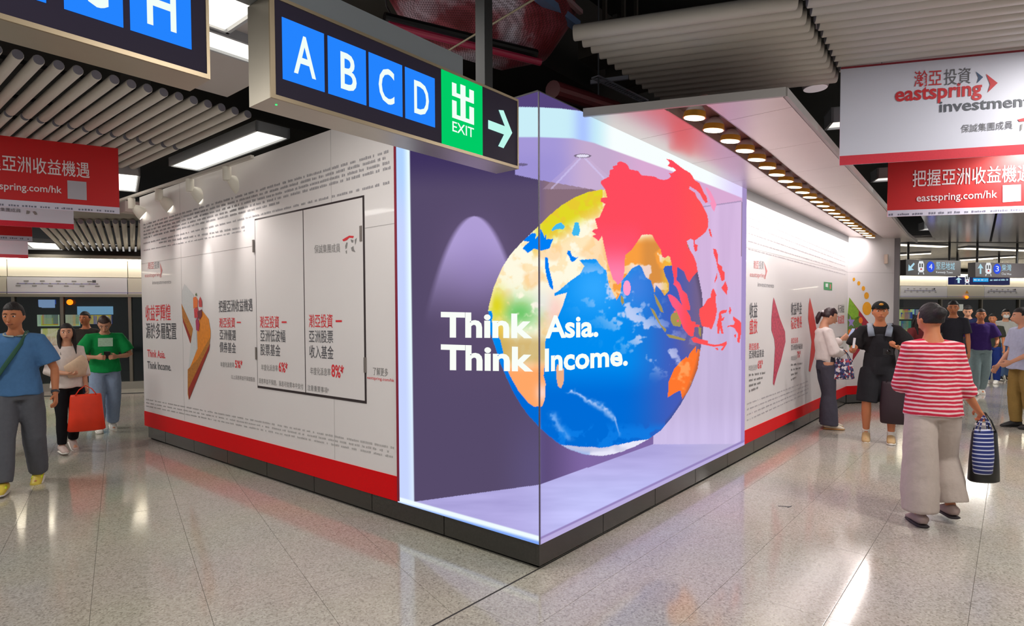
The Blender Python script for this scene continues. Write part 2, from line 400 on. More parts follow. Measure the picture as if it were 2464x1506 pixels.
LT('派息率並不保證，派息可從資本中支付', PGR, 624, 921, 731, 936, 11, bold=0, **dk)
LT('瀚亞投資', PRED, 745, 786, 802, 787, 28, bold=.03, **dk); flat('printed_dash', [(809, 770), (824, 770), (824, 775), (809, 775)], PRED, dr, OLd, Px)
LT('亞洲股票', PDK, 745, 822, 803, 824, 26, **dk); LT('收入基金', PDK, 746, 859, 804, 863, 27, **dk)
LT('年度化派息率', PGR, 748, 900, 797, 904, 16, bold=0, **dk); LT('8%*', PRED, 799, 905, 829, 910, 28, cjk=False, bold=.02, **dk)
LT('注意重要事項*', PGR, 741, 938, 793, 946, 12, bold=0, **dk)
LT('了解更多', PGR, 898, 901, 934, 905, 17, bold=0); LT('eastspring.com/hk', PRED, 884, 911, 949, 919, 7, cjk=False, bold=0)
LT('保誠集團成員', PGR, 758, 609, 820, 606, 18, bold=0, **dk)
# small head emblem beside it: red hair band over loose grey strokes
flat('emblem', [(825, 577), (833, 572), (842, 567), (853, 568), (851, 573), (842, 572), (836, 578), (828, 581)], PRED, dr, OLd, Px)
for q in ([(835, 583), (838, 584), (836, 596), (833, 600), (832, 592)], [(845, 576), (852, 578), (851, 584), (847, 583)], [(855, 577), (860, 572), (858, 584), (856, 590)], [(846, 596), (852, 592), (853, 600), (857, 607), (848, 604)], [(833, 604), (836, 602), (836, 610), (834, 610)]):
    flat('emblem_stroke', q, PGR, dr, OLd, Px)

# tart print (left wall)
def z2(*p): return [(320+x/3.587, 560+y/3.587) for x, y in p]
CREAM = mat('tart_cream', 'cfd2d4', .5, noise_amt=.1, nscale=40); CRUST = mat('tart_crust', 'b8762c', .5, noise_amt=.6, nscale=45)
JAM = mat('tart_jam', 'ef8a1e', .4, noise_amt=.3, nscale=30); BERRY = mat('tart_berry', 'd03a40', .4, noise_amt=.4, nscale=40)
tart = thing('printed_tart', 'flat printed picture of an arrow-shaped berry tart on the left hoarding', 'poster')
def tp(nm, pts, m, k): flat(nm, z2(*pts), m, tart, (-.0022-.0008*k, 0, 0), Px)
tp('cream_layer', [(445, 440), (525, 535), (535, 640), (550, 860), (555, 1000), (500, 1160), (480, 1180), (500, 960), (515, 850), (425, 640), (425, 500)], CREAM, 0)
tp('crust', [(420, 610), (520, 830), (500, 955), (430, 740)], CRUST, 1)
tp('filling', [(432, 735), (502, 900), (498, 955), (434, 770)], mat('tart_filling', '9c2a1c', .5, noise_amt=.3), 2)
tp('jam_top', [(590, 660), (655, 745), (672, 850), (670, 910), (560, 1110), (478, 1200), (560, 1000), (555, 850)], JAM, 1)
tp('crust', [(670, 900), (660, 985), (485, 1440), (475, 1390), (475, 1180), (560, 1090)], CRUST, 2)
tp('filling', [(668, 955), (660, 1010), (487, 1440), (480, 1350), (560, 1180)], mat('tart_filling', '9c2a1c', .5), 3)
tp('fruit_slice', [(522, 560), (545, 550), (562, 580), (560, 640), (525, 655)], mat('fruit_orange', 'f0762a', .4), 3)
tp('berry', [(570, 590), (583, 550), (598, 590), (600, 640), (572, 640)], BERRY, 4)
tp('berry', [(530, 660), (560, 640), (572, 690), (568, 730), (535, 735)], BERRY, 4)
tp('berry', [(560, 680), (600, 660), (600, 720), (580, 750), (565, 730)], mat('berry_dark', '7a2630', .4), 5)
tp('berry', [(545, 760), (560, 725), (580, 790), (572, 850), (550, 840)], mat('berry_plum', 'b02a58', .4), 5)
tp('leaf', [(540, 540), (550, 515), (555, 545)], mat('leaf_tip', '5a7a3a', .5), 5)

# right wall lettering and prints
def RT(s, m, x0, y0, x1, y1, h, cjk=True, bold=.01): return wall_text(s, m, x0, y0, x1, y1, h, Py, wr, OR, bold, cjk)
RT('瀚亞', GL, 1813, 645, 1825, 646, 18); RT('投資', GG, 1826, 646, 1837, 647, 18)
RT('eastspring', GL, 1804, 665, 1842, 668, 11, cjk=False, bold=0); RT('investments', GG, 1823, 689, 1862, 692, 11, cjk=False, bold=0)
flat('logo_arrow', [(1838, 630), (1846, 652), (1841, 670), (1842, 652)], GL, wr, OR, Py)
RT('收益', PDK, 1803, 764, 1822, 762, 33, bold=.03); RT('盛放', PRED, 1803, 803, 1822, 800, 32, bold=.03)
RT('瀚亞投資-', PRED, 1802, 842, 1827, 840, 15); RT('亞洲收益基金', PDK, 1802, 862, 1838, 857, 17); RT('年度化派息率', PGR, 1801, 892, 1822, 889, 12, bold=0); RT('6%*', PRED, 1823, 887, 1835, 885, 19, cjk=False)
RT('收益基金', PDK, 1903, 757, 1929, 754, 27, bold=.02); RT('穩定增長', PRED, 1903, 791, 1929, 787, 26, bold=.02)
RT('瀚亞投資-', PRED, 1903, 826, 1921, 824, 12); RT('亞洲債券基金', PDK, 1903, 842, 1931, 838, 12); RT('年度派息率', PGR, 1903, 867, 1917, 865, 10, bold=0); RT('7%*', PRED, 1918, 861, 1926, 859, 15, cjk=False)
RT('多元收益', PDK, 2016, 752, 2031, 751, 18, bold=.02); RT('收益配置', PRED, 2016, 778, 2031, 777, 18, bold=.02)
fine_rows(Py, OR, [(1802, 905+k*13, 1842-k*6, 899+k*12, 6) for k in range(4)]+[(1903, 880+k*12, 1931-k*5, 876+k*11, 5) for k in range(4)]+[(2014, 815+k*13, 2030, 812+k*13, 5) for k in range(6)], PGR, wr)
z6 = lambda *p: [(1780+x/2.897, 560+y/2.897) for x, y in p]
MEAT = mat('salmon_print', 'd4405a', .45, noise_amt=.9, nscale=30)
o = flat('printed_salmon_arrow', z6((235, 450), (245, 480), (280, 600), (315, 690), (318, 760), (285, 900), (260, 980), (238, 1065), (230, 1050), (238, 930), (245, 800), (240, 740), (220, 680), (220, 600), (228, 500)), MEAT, None, OR, Py)
tag(o, 'flat printed picture of a marbled pink salmon arrow on the right hoarding', 'poster')
o = flat('printed_chilli_arrow', z6((488, 452), (510, 540), (540, 700), (520, 860), (490, 970), (480, 960), (500, 760), (476, 600), (480, 500)), mat('chilli_print', 'd8281e', .35, noise_amt=.2, nscale=10), None, OR, Py)
tag(o, 'flat printed picture of a smooth red chilli arrow behind the waiting woman', 'poster')
veg = thing('printed_vegetable_arrow', 'flat printed picture of a vegetable and fruit arrow at the hoarding corner', 'poster')
def PEo(x, y): return PE(x, y)
def vp(nm, pts, m, k): flat(nm, z6(*pts), m, veg, NEN*(.0022+.0008*k), PEo)
vp('red_flesh', [(763, 450), (915, 650), (850, 730), (835, 820), (783, 897), (800, 760)], mat('veg_red', 'a81c34', .4, noise_amt=.2), 0)
vp('green_leaf', [(763, 450), (830, 545), (825, 600), (790, 620), (752, 560)], mat('veg_green', '7fae2a', .5, noise_amt=.4, nscale=30), 1)
vp('vegetable_mix', [(752, 560), (790, 600), (835, 580), (860, 680), (850, 740), (825, 790), (790, 835), (765, 800), (750, 740)], mat('veg_mix', '5c7a34', .5, noise_amt=.7, nscale=45), 1)
def disc(c, rx, ry, n=14): return [(c[0]+rx*math.cos(2*PI*k/n), c[1]+ry*math.sin(2*PI*k/n)) for k in range(n)]
vp('radish_slice', disc((822, 697), 28, 38), mat('radish', 'c23a78', .5), 2); vp('radish_flesh', disc((822, 697), 21, 29), mat('radish_in', 'e8c8d4', .5), 3)
vp('orange_fruit', disc((842, 610), 14, 22), mat('veg_orange', 'ee7a1c', .4), 2); vp('orange_fruit', disc((767, 692), 13, 20), mat('veg_orange', 'ee7a1c', .4), 2)
vp('flower', [(768, 575), (775, 605), (800, 605), (785, 630), (795, 655), (775, 640), (758, 655), (765, 625), (752, 605), (765, 602)], mat('flower_lilac', '9a86c8', .5), 2)
vp('cucumber_slice', disc((785, 805), 15, 22), mat('cucumber', '6f9a34', .5, noise_amt=.3), 2)
drops = [(795, 325, 9, 13), (829, 352, 11, 15), (861, 388, 12, 17), (883, 438, 17, 24), (886, 528, 32, 47)]
for (x, y, rx, ry) in drops:
    vp('yellow_drop', disc((x, y), rx, ry), mat('drop_yellow', 'f5a80e', .4, noise_amt=.12, nscale=12), 1)
ex = thing('exit_label', 'small green exit label on the right hoarding above the waiting woman', 'sign')
flat('green_plate', [(1982, 678), (2002, 680), (2002, 699), (1982, 697)], mat('exit_green', '1e9a50', .4), ex, OR, Py)
flat('pictogram', [(1986, 682), (1992, 682), (1992, 691), (1986, 690)], mat('picto_white', 'e8f4ee', .4), ex, (0, -.003, 0), Py)
flat('pictogram', [(1996, 684), (1999, 684), (1999, 695), (1996, 695)], mat('picto_red', 'd06a5a', .4), ex, (0, -.003, 0), Py)
tb = Pn(2127, 621, END, NEN)
o = MB().box(tb.x-.04, tb.x+.03, tb.y-.06, tb.y-.01, tb.z-.1, tb.z+.06).build('wall_sensor', mat('sensor_beige', 'a08c7c', .5)); tag(o, 'small beige sensor on the outer edge of the angled end wall', 'sensor')

# ------------------------------------------------------------------ the corner LED display
def vnoise(x, y, s, seed=0, octv=3):
    r = np.random.default_rng(seed); out = 0; amp = 1; tot = 0
    for o in range(octv):
        g = r.random((128, 128)); xs = x*s*2**o; ys = y*s*2**o
        xi = np.floor(xs).astype(int); yi = np.floor(ys).astype(int); fx = xs-xi; fy = ys-yi
        fx = fx*fx*(3-2*fx); fy = fy*fy*(3-2*fy)
        a = g[xi % 128, yi % 128]; b = g[(xi+1) % 128, yi % 128]; c = g[xi % 128, (yi+1) % 128]; d = g[(xi+1) % 128, (yi+1) % 128]
        out = out+amp*((a*(1-fx)+b*fx)*(1-fy)+(c*(1-fx)+d*fx)*fy); tot += amp; amp *= .5
    return out/tot
def inside(x, y, poly):
    p = np.array(poly, float); r = np.zeros(x.shape, bool)
    bb = (x >= p[:, 0].min()) & (x <= p[:, 0].max()) & (y >= p[:, 1].min()) & (y <= p[:, 1].max())
    xs = x[bb]; ys = y[bb]; q = np.zeros(xs.shape, bool)
    for i in range(len(p)):
        x0, y0 = p[i]; x1, y1 = p[(i+1) % len(p)]
        if y0 == y1: continue
        c = ((y0 > ys) != (y1 > ys)) & (xs < (x1-x0)*(ys-y0)/(y1-y0)+x0); q ^= c
    r[bb] = q; return r
def sm(a, b, x): t = np.clip((x-a)/(b-a), 0, 1); return t*t*(3-2*t)
def mixc(c, col, k):
    return c*(1-k[..., None])+np.array(col, float)*k[..., None]
Z5 = lambda *p: [(1160+x/4.706, 440+y/4.706) for x, y in p]
Z8 = lambda *p: [(1400+x/4.43, 380+y/4.43) for x, y in p]
Z66 = lambda *p: [(1480+x/5.79, 600+y/5.79) for x, y in p]
Z7 = lambda *p: [(1160+x/4.303, 760+y/4.303) for x, y in p]
GLOBE = [(1175, 746), (1177, 733), (1188, 691), (1209, 642), (1230, 610), (1258, 580), (1296, 544), (1321, 519), (1351, 494), (1383, 475), (1415, 462), (1447, 456), (1490, 460), (1545, 482), (1600, 522), (1635, 560), (1655, 588), (1678, 651), (1689, 705), (1692, 745), (1692, 785), (1690, 815), (1685, 842), (1679, 886), (1662, 930), (1637, 974), (1615, 1006), (1591, 1035), (1558, 1058), (1530, 1073), (1498, 1086), (1472, 1093), (1447, 1097), (1405, 1093), (1370, 1081), (1344, 1067), (1320, 1048), (1298, 1028), (1275, 1003), (1256, 979), (1236, 945), (1219, 909), (1203, 872), (1193, 839), (1182, 808), (1176, 784)]
LAND1 = [(1160, 750), (1183, 748), (1186, 760), (1183, 772), (1192, 795), (1204, 818), (1211, 848), (1216, 881), (1230, 909), (1248, 941), (1271, 969), (1285, 978), (1304, 978), (1311, 962), (1313, 923), (1308, 904), (1309, 890), (1314, 860), (1311, 837), (1313, 816), (1323, 797), (1343, 762), (1355, 733), (1364, 704), (1334, 712), (1334, 706), (1345, 699), (1372, 676), (1396, 659), (1406, 640), (1394, 625), (1434, 623), (1445, 638), (1459, 651), (1465, 685), (1474, 703), (1484, 722), (1494, 704), (1495, 676), (1502, 669), (1521, 645), (1539, 637), (1544, 643), (1554, 667), (1566, 674), (1573, 695), (1575, 708), (1578, 686), (1590, 697), (1599, 712), (1609, 700), (1610, 683), (1601, 664), (1596, 647), (1601, 640), (1615, 639), (1640, 640), (1650, 600), (1720, 560), (1600, 430), (1300, 430), (1100, 560)]
SEAS = [[(1257, 579), (1281, 560), (1290, 562), (1288, 575), (1296, 566), (1300, 548), (1306, 560), (1311, 572), (1313, 560), (1315, 575), (1331, 575), (1322, 598), (1303, 603), (1285, 598), (1270, 609), (1258, 598), (1264, 590), (1274, 582)],
        [(1312, 619), (1318, 620), (1322, 650), (1330, 680), (1331, 699), (1322, 688), (1315, 665), (1311, 640)], [(1366, 603), (1372, 603), (1376, 615), (1386, 620), (1395, 616), (1388, 622), (1378, 631), (1373, 628), (1370, 618), (1364, 610)]]
SEAS2 = [[(1325, 554), (1338, 540), (1350, 535), (1360, 545), (1355, 552), (1340, 551), (1330, 556)], [(1383, 535), (1392, 535), (1396, 555), (1392, 567), (1380, 567), (1376, 562), (1380, 548)]]
MADA = [(1341, 876), (1357, 888), (1356, 922), (1350, 934), (1343, 930), (1339, 911), (1338, 890)]
AUS = [(1607, 956), (1609, 918), (1623, 886), (1638, 870), (1651, 858), (1655, 862), (1660, 850), (1675, 832), (1674, 853), (1679, 839), (1686, 842), (1679, 886), (1656, 942), (1642, 960), (1637, 939), (1623, 946)]
YEL = [[(1573, 706), (1580, 715), (1592, 738), (1597, 752), (1590, 750), (1579, 728)], [(1563, 738), (1575, 748), (1590, 780), (1604, 792), (1601, 800), (1590, 785), (1577, 765)], [(1615, 757), (1628, 745), (1640, 760), (1638, 786), (1620, 784), (1613, 770)], [(1602, 803), (1625, 808), (1650, 816), (1648, 820), (1610, 812)], [(1494, 710), (1500, 715), (1502, 728), (1497, 734), (1493, 722)], [(1680, 785), (1688, 790), (1686, 812), (1682, 805)]]
REDP = [Z8((400, 35), (440, 45), (460, 50), (490, 80), (510, 120), (555, 130), (600, 140), (620, 165), (640, 185), (700, 190), (780, 200), (820, 225), (880, 235), (920, 225), (950, 200), (935, 170), (920, 160), (960, 165), (1005, 130), (975, 105), (940, 95), (915, 85), (938, 50), (920, 30), (900, 10), (960, 22), (1020, 70), (1060, 100), (1100, 130), (1150, 155), (1180, 190), (1190, 215), (1215, 245), (1250, 265), (1270, 300), (1300, 370), (1330, 410), (1340, 470), (1320, 482), (1290, 440), (1260, 380), (1215, 340), (1170, 315), (1150, 300), (1143, 330), (1175, 350), (1205, 370), (1232, 430), (1265, 470), (1290, 510), (1310, 550), (1335, 600), (1350, 680), (1345, 740), (1320, 790), (1280, 825), (1225, 865), (1200, 880), (1160, 860), (1120, 885), (1125, 940), (1190, 1040), (1220, 1120), (1235, 1210), (1180, 1270), (1145, 1325), (1120, 1290), (1090, 1210), (1020, 1160), (1010, 1300)),
        ]
REDP[0] += Z66((850, 420), (870, 440), (905, 480), (935, 560), (1000, 620), (1015, 680), (1045, 800), (1040, 850), (990, 840), (940, 790), (910, 700), (880, 580), (850, 520), (815, 490), (820, 400), (800, 300), (790, 210), (765, 110), (740, 85), (700, 120), (655, 100), (635, 0))
REDP[0] += Z8((780, 880), (750, 820), (700, 815), (640, 820), (600, 880), (530, 980), (460, 1040), (455, 1200), (440, 1290), (410, 1330), (385, 1350), (350, 1310), (330, 1290), (280, 1130), (240, 950), (215, 830), (180, 885), (110, 830), (150, 815), (105, 780), (130, 760), (170, 755), (140, 650), (190, 630), (250, 490), (205, 465), (205, 430), (230, 420), (270, 420), (250, 340), (200, 270), (210, 240), (290, 200), (300, 130), (335, 118), (330, 90), (375, 75), (380, 50))
REDP += [Z8((1350, 755), (1368, 755), (1390, 845), (1370, 835)), Z8((1190, 930), (1205, 915), (1235, 930), (1232, 985), (1205, 1000)), Z8((1190, 880), (1205, 880), (1205, 925), (1190, 920)), Z8((1400, 965), (1430, 970), (1450, 1030), (1450, 1120), (1495, 1160), (1500, 1200), (1525, 1220), (1520, 1300), (1490, 1315), (1470, 1240), (1450, 1190), (1430, 1090), (1405, 1020)),
         Z8((1530, 1310), (1555, 1380), (1545, 1460), (1520, 1430), (1485, 1385), (1510, 1350)), Z8((1440, 1230), (1445, 1270), (1420, 1330), (1412, 1320)),
         Z66((1360, 550), (1375, 550), (1410, 630), (1400, 700), (1420, 850), (1395, 980), (1360, 1080), (1340, 1120), (1310, 1090), (1210, 1070), (1190, 990), (1170, 900), (1175, 830), (1230, 790), (1290, 690), (1330, 670), (1340, 600)),
         Z66((1450, 880), (1480, 850), (1560, 840), (1550, 880), (1480, 900), (1490, 960), (1520, 940), (1515, 985), (1480, 1000), (1510, 1170), (1485, 1180), (1460, 1090), (1450, 1180), (1425, 1170), (1420, 1040), (1440, 960)), Z66((1600, 790), (1620, 850), (1600, 910), (1585, 870)),
         Z66((1645, 930), (1700, 970), (1730, 990), (1755, 1020), (1760, 1080), (1750, 1200), (1730, 1310), (1700, 1280), (1715, 1180), (1660, 1095), (1600, 1070), (1560, 1090), (1570, 1065), (1620, 1050), (1655, 1050), (1670, 1010), (1640, 975)),
         Z66((730, 630), (760, 625), (800, 640), (860, 690), (920, 760), (1000, 850), (1050, 940), (1060, 1000), (1120, 1010), (1120, 1045), (1180, 1050), (1170, 1080), (1110, 1080), (1090, 1210), (1060, 1215), (1020, 1190), (950, 1100), (920, 1020), (900, 960), (850, 850), (800, 790), (770, 730)),
         Z66((1060, 1240), (1110, 1215), (1180, 1250), (1290, 1270), (1290, 1310), (1400, 1330), (1490, 1310), (1550, 1280), (1560, 1310), (1500, 1410), (1475, 1400), (1510, 1345), (1370, 1355), (1200, 1320), (1090, 1290)), Z66((1390, 1370), (1430, 1370), (1440, 1400), (1420, 1405)),
         Z66((1660, 1190), (1690, 1180), (1680, 1230), (1665, 1225)), Z66((820, 860), (845, 850), (850, 880), (825, 885)), Z66((860, 980), (885, 975), (890, 1005), (865, 1010))]
JAPAN = Z8((1325, 310), (1345, 325), (1380, 370), (1412, 440), (1435, 500), (1410, 572), (1388, 540), (1365, 480), (1380, 470), (1350, 400), (1325, 345))
def srgb2lin(c): c = np.clip(c/255., 0, 1); return np.where(c <= .04045, c/12.92, ((c+.055)/1.055)**2.4)
def display_colour(x, y, left):
    c = np.zeros(x.shape+(3,)); one = np.ones(x.shape)
    n1 = vnoise(x, y, .006, 3)
    if left:
        c[:] = (86, 74, 106); c = mixc(c, (62, 50, 94), 1-sm(370, 470, y)); c = mixc(c, (98, 88, 135), sm(1180, 1298, x)*sm(900, 1150, y)*.6)
        c = mixc(c, (96, 80, 112), sm(1000, 1100, x)*sm(430, 600, y)*(1-sm(800, 1000, y))*.5)
        # painted spotlight on the room's far wall
        cx = 1142; hw = np.sqrt(np.clip((y-520)/(760-520), 0, 1))*118
        inb = np.clip((hw-np.abs(x-cx)+6)/14, 0, 1)*(y > 520)*(1-sm(560, 800, y))
        c = mixc(c, (188, 170, 228), inb*.9)
        c = mixc(c, (150, 130, 190), np.exp(-((x-1150)/60)**2-((y-640)/90)**2)*.35)
    else:
        c[:] = (136, 110, 124); c = mixc(c, (92, 76, 122), sm(620, 900, y)); c = mixc(c, (128, 104, 165), sm(950, 1080, y)*sm(1300, 1420, x)); c = mixc(c, (100, 86, 140), (1-sm(1298, 1320, x))*.4)
    # lower floor of the painted room
    fl = [(997, 1207), (1298, 1166), (1572, 1069), (1784, 1066), (1784, 1075), (1298, 1297), (997, 1214)]
    m_ = inside(x, y, fl); fc = np.zeros_like(c); fc[:] = (176, 168, 224)
    fc = mixc(fc, (196, 196, 250), sm(1200, 1420, x)*sm(1090, 1200, y)); st = vnoise(x*.15+y*.05, y*1.2, .06, 9); fc = fc+((st-.5)*22)[..., None]
    fc = mixc(fc, (190, 180, 220), sm(1560, 1780, x)); c = np.where(m_[..., None], fc, c)
    # ceiling of the painted room
    ce = [(1200, 200), (1298, 200), (1800, 430), (1800, 484), (1722, 493), (1600, 520), (1550, 520), (1432, 457), (1298, 433), (1244, 421), (1100, 395), (1000, 370), (1000, 200)]
    m_ = inside(x, y, ce) & (x > 1240); cc = np.zeros_like(c); cc[:] = (165, 152, 216); cc = mixc(cc, (196, 170, 206), sm(1330, 1420, x)); cc = mixc(cc, (218, 172, 212), sm(1450, 1560, x)); cc = mixc(cc, (150, 140, 210), sm(345, 400, y)*(1-sm(1300, 1400, x))*.5)
    c = np.where(m_[..., None], cc, c)
    if not left:
        rw = [(1572, 470), (1722, 493), (1784, 484), (1784, 1068), (1572, 1069)]
        m_ = inside(x, y, rw); rc = np.zeros_like(c); rc[:] = (214, 184, 224); rc = mixc(rc, (196, 180, 218), sm(600, 900, y)); rc = mixc(rc, (205, 190, 232), sm(960, 1060, y)); rc = rc+((vnoise(x*1.5, y*.1, .05, 4)-.5)*12)[..., None]
        c = np.where(m_[..., None], rc, c)
        edge = np.abs(y-(493+(x-1722)*(-9/62))); c = mixc(c, (160, 140, 176), (edge < 1.6)*(x > 1690)*(x < 1784)*.7)
    # light band
    def band(x):
        t = np.interp(x, [1240, 1298, 1350, 1405, 1500, 1795], [257, 258, 261, 268, 300, 400]); b = np.interp(x, [1240, 1298, 1380, 1430, 1450, 1500, 1640, 1720, 1795], [330, 330, 333, 344, 352, 370, 420, 450, 480]); return t, b
    t, b = band(x); inb = sm(-1.5, 1.5, y-t)*(1-sm(-2, 2, y-b))*(x > 1240)
    bc = np.zeros_like(c); bc[:] = (202, 238, 248); bc = mixc(bc, (172, 198, 255), np.exp(-((x-1402)/22)**2)); bc = mixc(bc, (248, 255, 255), sm(1430, 1480, x)); bc = mixc(bc, (226, 214, 255), sm(1700, 1780, x))
    c = c*(1-inb[..., None])+bc*inb[..., None]
    top = (y < t) & (x > 1200); tc = np.zeros_like(c); tc[:] = (84, 68, 122); c = np.where(top[..., None], tc, c)
    if not left:
        for (lx, ly) in ((1402, 375),):
            cone = (y > ly) & (y < 455) & (np.abs((x-ly*0-lx)) < (y-ly)*1.1+8); k = (np.abs(np.abs(x-lx-(y-ly)*.0)-(y-ly)*.95) < 3)
            c = mixc(c, (214, 190, 226), cone*.25); c = mixc(c, (214, 206, 250), (cone & k)*.5)
            ring = (((x-lx)/21)**2+((y-ly)/5.)**2); c = mixc(c, (120, 106, 130), ((ring < 1) & (ring > .5))*1.); c = mixc(c, (230, 225, 245), (ring < .5)*1.)
    else:
        ring = (((x-1256)/14)**2+((y-396)/3.5)**2); c = mixc(c, (110, 100, 140), (ring < 1)*1.)
    # globe
    g = inside(x, y, GLOBE)
    oc = np.zeros_like(c); oc[:] = (0, 140, 240)
    oc = mixc(oc, (50, 168, 255), np.exp(-((x-1430)/70)**2-((y-690)/70)**2)); oc = mixc(oc, (0, 108, 215), sm(860, 960, y)); oc = mixc(oc, (70, 92, 186), sm(1490, 1640, x)); oc = mixc(oc, (118, 100, 140), sm(1610, 1690, x)*(1-sm(820, 900, y))); oc = mixc(oc, (84, 130, 225), np.exp(-((x-1530)/40)**2-((y-690)/60)**2)*.7)
    oc = mixc(oc, (0, 96, 220), (1-sm(1180, 1290, x))*sm(800, 1000, y)*.8); n2 = vnoise(x, y, .045, 5, 4); n3 = vnoise(x, y, .018, 6, 3)
    oc = mixc(oc, (15, 130, 235), sm(1010, 1040, y)*sm(.5, .62, n2)*.7)
    cl = sm(.56, .68, n2)*np.exp(-((x-1500-(y-740)*.8)/75)**2)*sm(600, 700, y)*(1-sm(850, 930, y)); oc = mixc(oc, (216, 218, 248), cl*.85)
    ln = np.interp(x, [1360, 1385, 1410, 1450, 1480, 1490], [943, 944, 962, 982, 1008, 1045]); wd = np.interp(x, [1360, 1400, 1470, 1492], [3, 5, 9, 4])
    n4 = vnoise(x, y, .12, 12, 3); oc = mixc(oc, (184, 205, 250), np.exp(-((y-ln+(n4-.5)*14)/wd)**2)*sm(1356, 1376, x)*(1-sm(1480, 1498, x))*(.35+.9*n4))
    ln = np.interp(y, [995, 1020, 1040, 1060], [1333, 1342, 1356, 1372]); oc = mixc(oc, (120, 175, 245), np.exp(-((x-ln+(n4-.5)*16)/8)**2)*sm(985, 1000, y)*(1-sm(1050, 1066, y))*(.2+n4))
    lc = np.zeros_like(c); lc[:] = (255, 250, 226); lc = mixc(lc, (255, 212, 160), sm(.55, .72, n3)*.7)
    lc = mixc(lc, (255, 200, 120), sm(.58, .7, n2)*.35)
    dist = (x-1175)*.70+(y-746)*.714   # distance from the upper-left limb
    d2 = (y-(544-(x-1296)*.62))
    lc = mixc(lc, (226, 216, 40), (1-sm(25, 72, d2))*sm(1270, 1310, x)*(x < 1450)); lc = mixc(lc, (238, 190, 60), sm(.5, .6, n2)*(1-sm(40, 90, d2))*(x > 1280)*.5)
    lc = mixc(lc, (128, 205, 120), np.exp(-((y-752)/36)**2-((x-1250)/55)**2)*1.1*sm(.3, .5, n2+.12)); lc = mixc(lc, (222, 214, 40), np.exp(-((x-1195)/22)**2-((y-735)/40)**2))
    lc = mixc(lc, (236, 190, 60), (1-sm(1200, 1240, x))*sm(750, 800, y)*.9); lc = mixc(lc, (200, 168, 96), sm(790, 830, y)*(1-sm(860, 890, y))*.75); lc = mixc(lc, (255, 168, 104), sm(860, 900, y)); lc = mixc(lc, (255, 214, 200), np.exp(-((x-1305)/14)**2-((y-945)/22)**2))
    lc = mixc(lc, (255, 196, 190), np.exp(-((x-1335)/28)**2-((y-745)/40)**2)*.7); lc = mixc(lc, (236, 236, 240), np.exp(-((x-1305)/22)**2-((y-725)/30)**2)*.6)
    lc = mixc(lc, (250, 160, 66), sm(1440, 1475, x)*sm(560, 590, y)*(1-sm(.52, .62, n2)*.7)); lc = mixc(lc, (206, 138, 70), sm(1530, 1560, x)*sm(560, 590, y)*sm(.45, .55, n3)*.7); lc = mixc(lc, (246, 226, 232), sm(1500, 1530, x)*sm(.6, .68, n2)*.8)
    lc = mixc(lc, (236, 200, 60), sm(1585, 1605, x)*sm(600, 630, y)*.55)
    land = inside(x, y, LAND1); gc = np.where(land[..., None], lc, oc)
    for s in SEAS: gc = np.where(inside(x, y, s)[..., None], np.array((0, 128, 246.)), gc)
    for s in SEAS2: gc = np.where(inside(x, y, s)[..., None], np.array((66, 186, 240.)), gc)
    gc = np.where(inside(x, y, MADA)[..., None], np.array((238, 176, 136.)), gc)
    ac = np.zeros_like(c); ac[:] = (255, 120, 48); ac = mixc(ac, (255, 160, 90), sm(.5, .65, n2)); gc = np.where(inside(x, y, AUS)[..., None], ac, gc)
    for s in YEL: gc = np.where(inside(x, y, s)[..., None], np.array((168, 150, 84.)), gc)
    ice = y > np.interp(x, [1330, 1344, 1380, 1440, 1500, 1558, 1600], [1062, 1068, 1075, 1077, 1068, 1056, 1045])+(n2-.5)*8; ic = np.zeros_like(c); ic[:] = (232, 232, 250); ic = mixc(ic, (196, 198, 226), sm(.5, .65, n3)); gc = np.where(ice[..., None], ic, gc)
    ell = ((x-1435)/257.)**2+((y-776)/321.)**2
    gc = mixc(gc, (250, 226, 150), sm(.93, 1.0, ell)*(x < 1400)*(y < 740)*.5); gc = mixc(gc, (70, 60, 80), sm(.93, 1.02, ell)*(x > 1600)*.4); gc = mixc(gc, (90, 160, 255), sm(.9, 1., ell)*(x < 1420)*(y > 820)*.35)
    c = np.where(g[..., None], gc, c)
    if not left:
        rc = np.zeros_like(c); rc[:] = (255, 76, 94); rc = mixc(rc, (255, 84, 86), sm(1600, 1700, x)); k = sm(575, 665, y)*(1-sm(1500, 1530, x)); rc = mixc(rc, (255, 174, 224), k)
        rc = mixc(rc, (255, 88, 124), sm(520, 590, y)*(1-sm(1520, 1560, x))*.5); rc = mixc(rc, (255, 92, 130), sm(660, 700, y)*(x > 1595)*(1-sm(1620, 1660, x)))
        for s in REDP: c = np.where(inside(x, y, s)[..., None], rc, c)
        c = np.where(inside(x, y, JAPAN)[..., None], np.array((250, 150, 190.)), c)
        sl = ((x-1508.5)/9)**2+((y-693)/18)**2 < 1; c = np.where(sl[..., None], np.array((255, 160, 206.)), c)
        # rim of the display picture
        c = mixc(c, (166, 146, 198), (x > np.interp(y, [457, 1070], [1786, 1782]))*1.)
        bl_ = 1305-(x-1298)*.478; c = mixc(c, (150, 132, 190), sm(-13, -10, y-bl_)); c = mixc(c, (196, 184, 232), sm(-7, -5, y-bl_)*.8)
        c = mixc(c, (120, 108, 150), (x < 1300.5)*(y > 258)*.75)
    else:
        xin = np.interp(y, [355, 1213], [986, 997]); xo = np.interp(y, [355, 1213], [950, 963]); k = 1-sm(-2, 1.5, x-xin)
        col = np.zeros_like(c); col[:] = (200, 214, 255); col = mixc(col, (178, 212, 255), 1-sm(380, 560, y)); col = mixc(col, (236, 255, 255), sm(.45, 1., (x-xo)/(xin-xo))*(1-sm(700, 1150, y)*.5)); c = c*(1-k[..., None])+col*k[..., None]
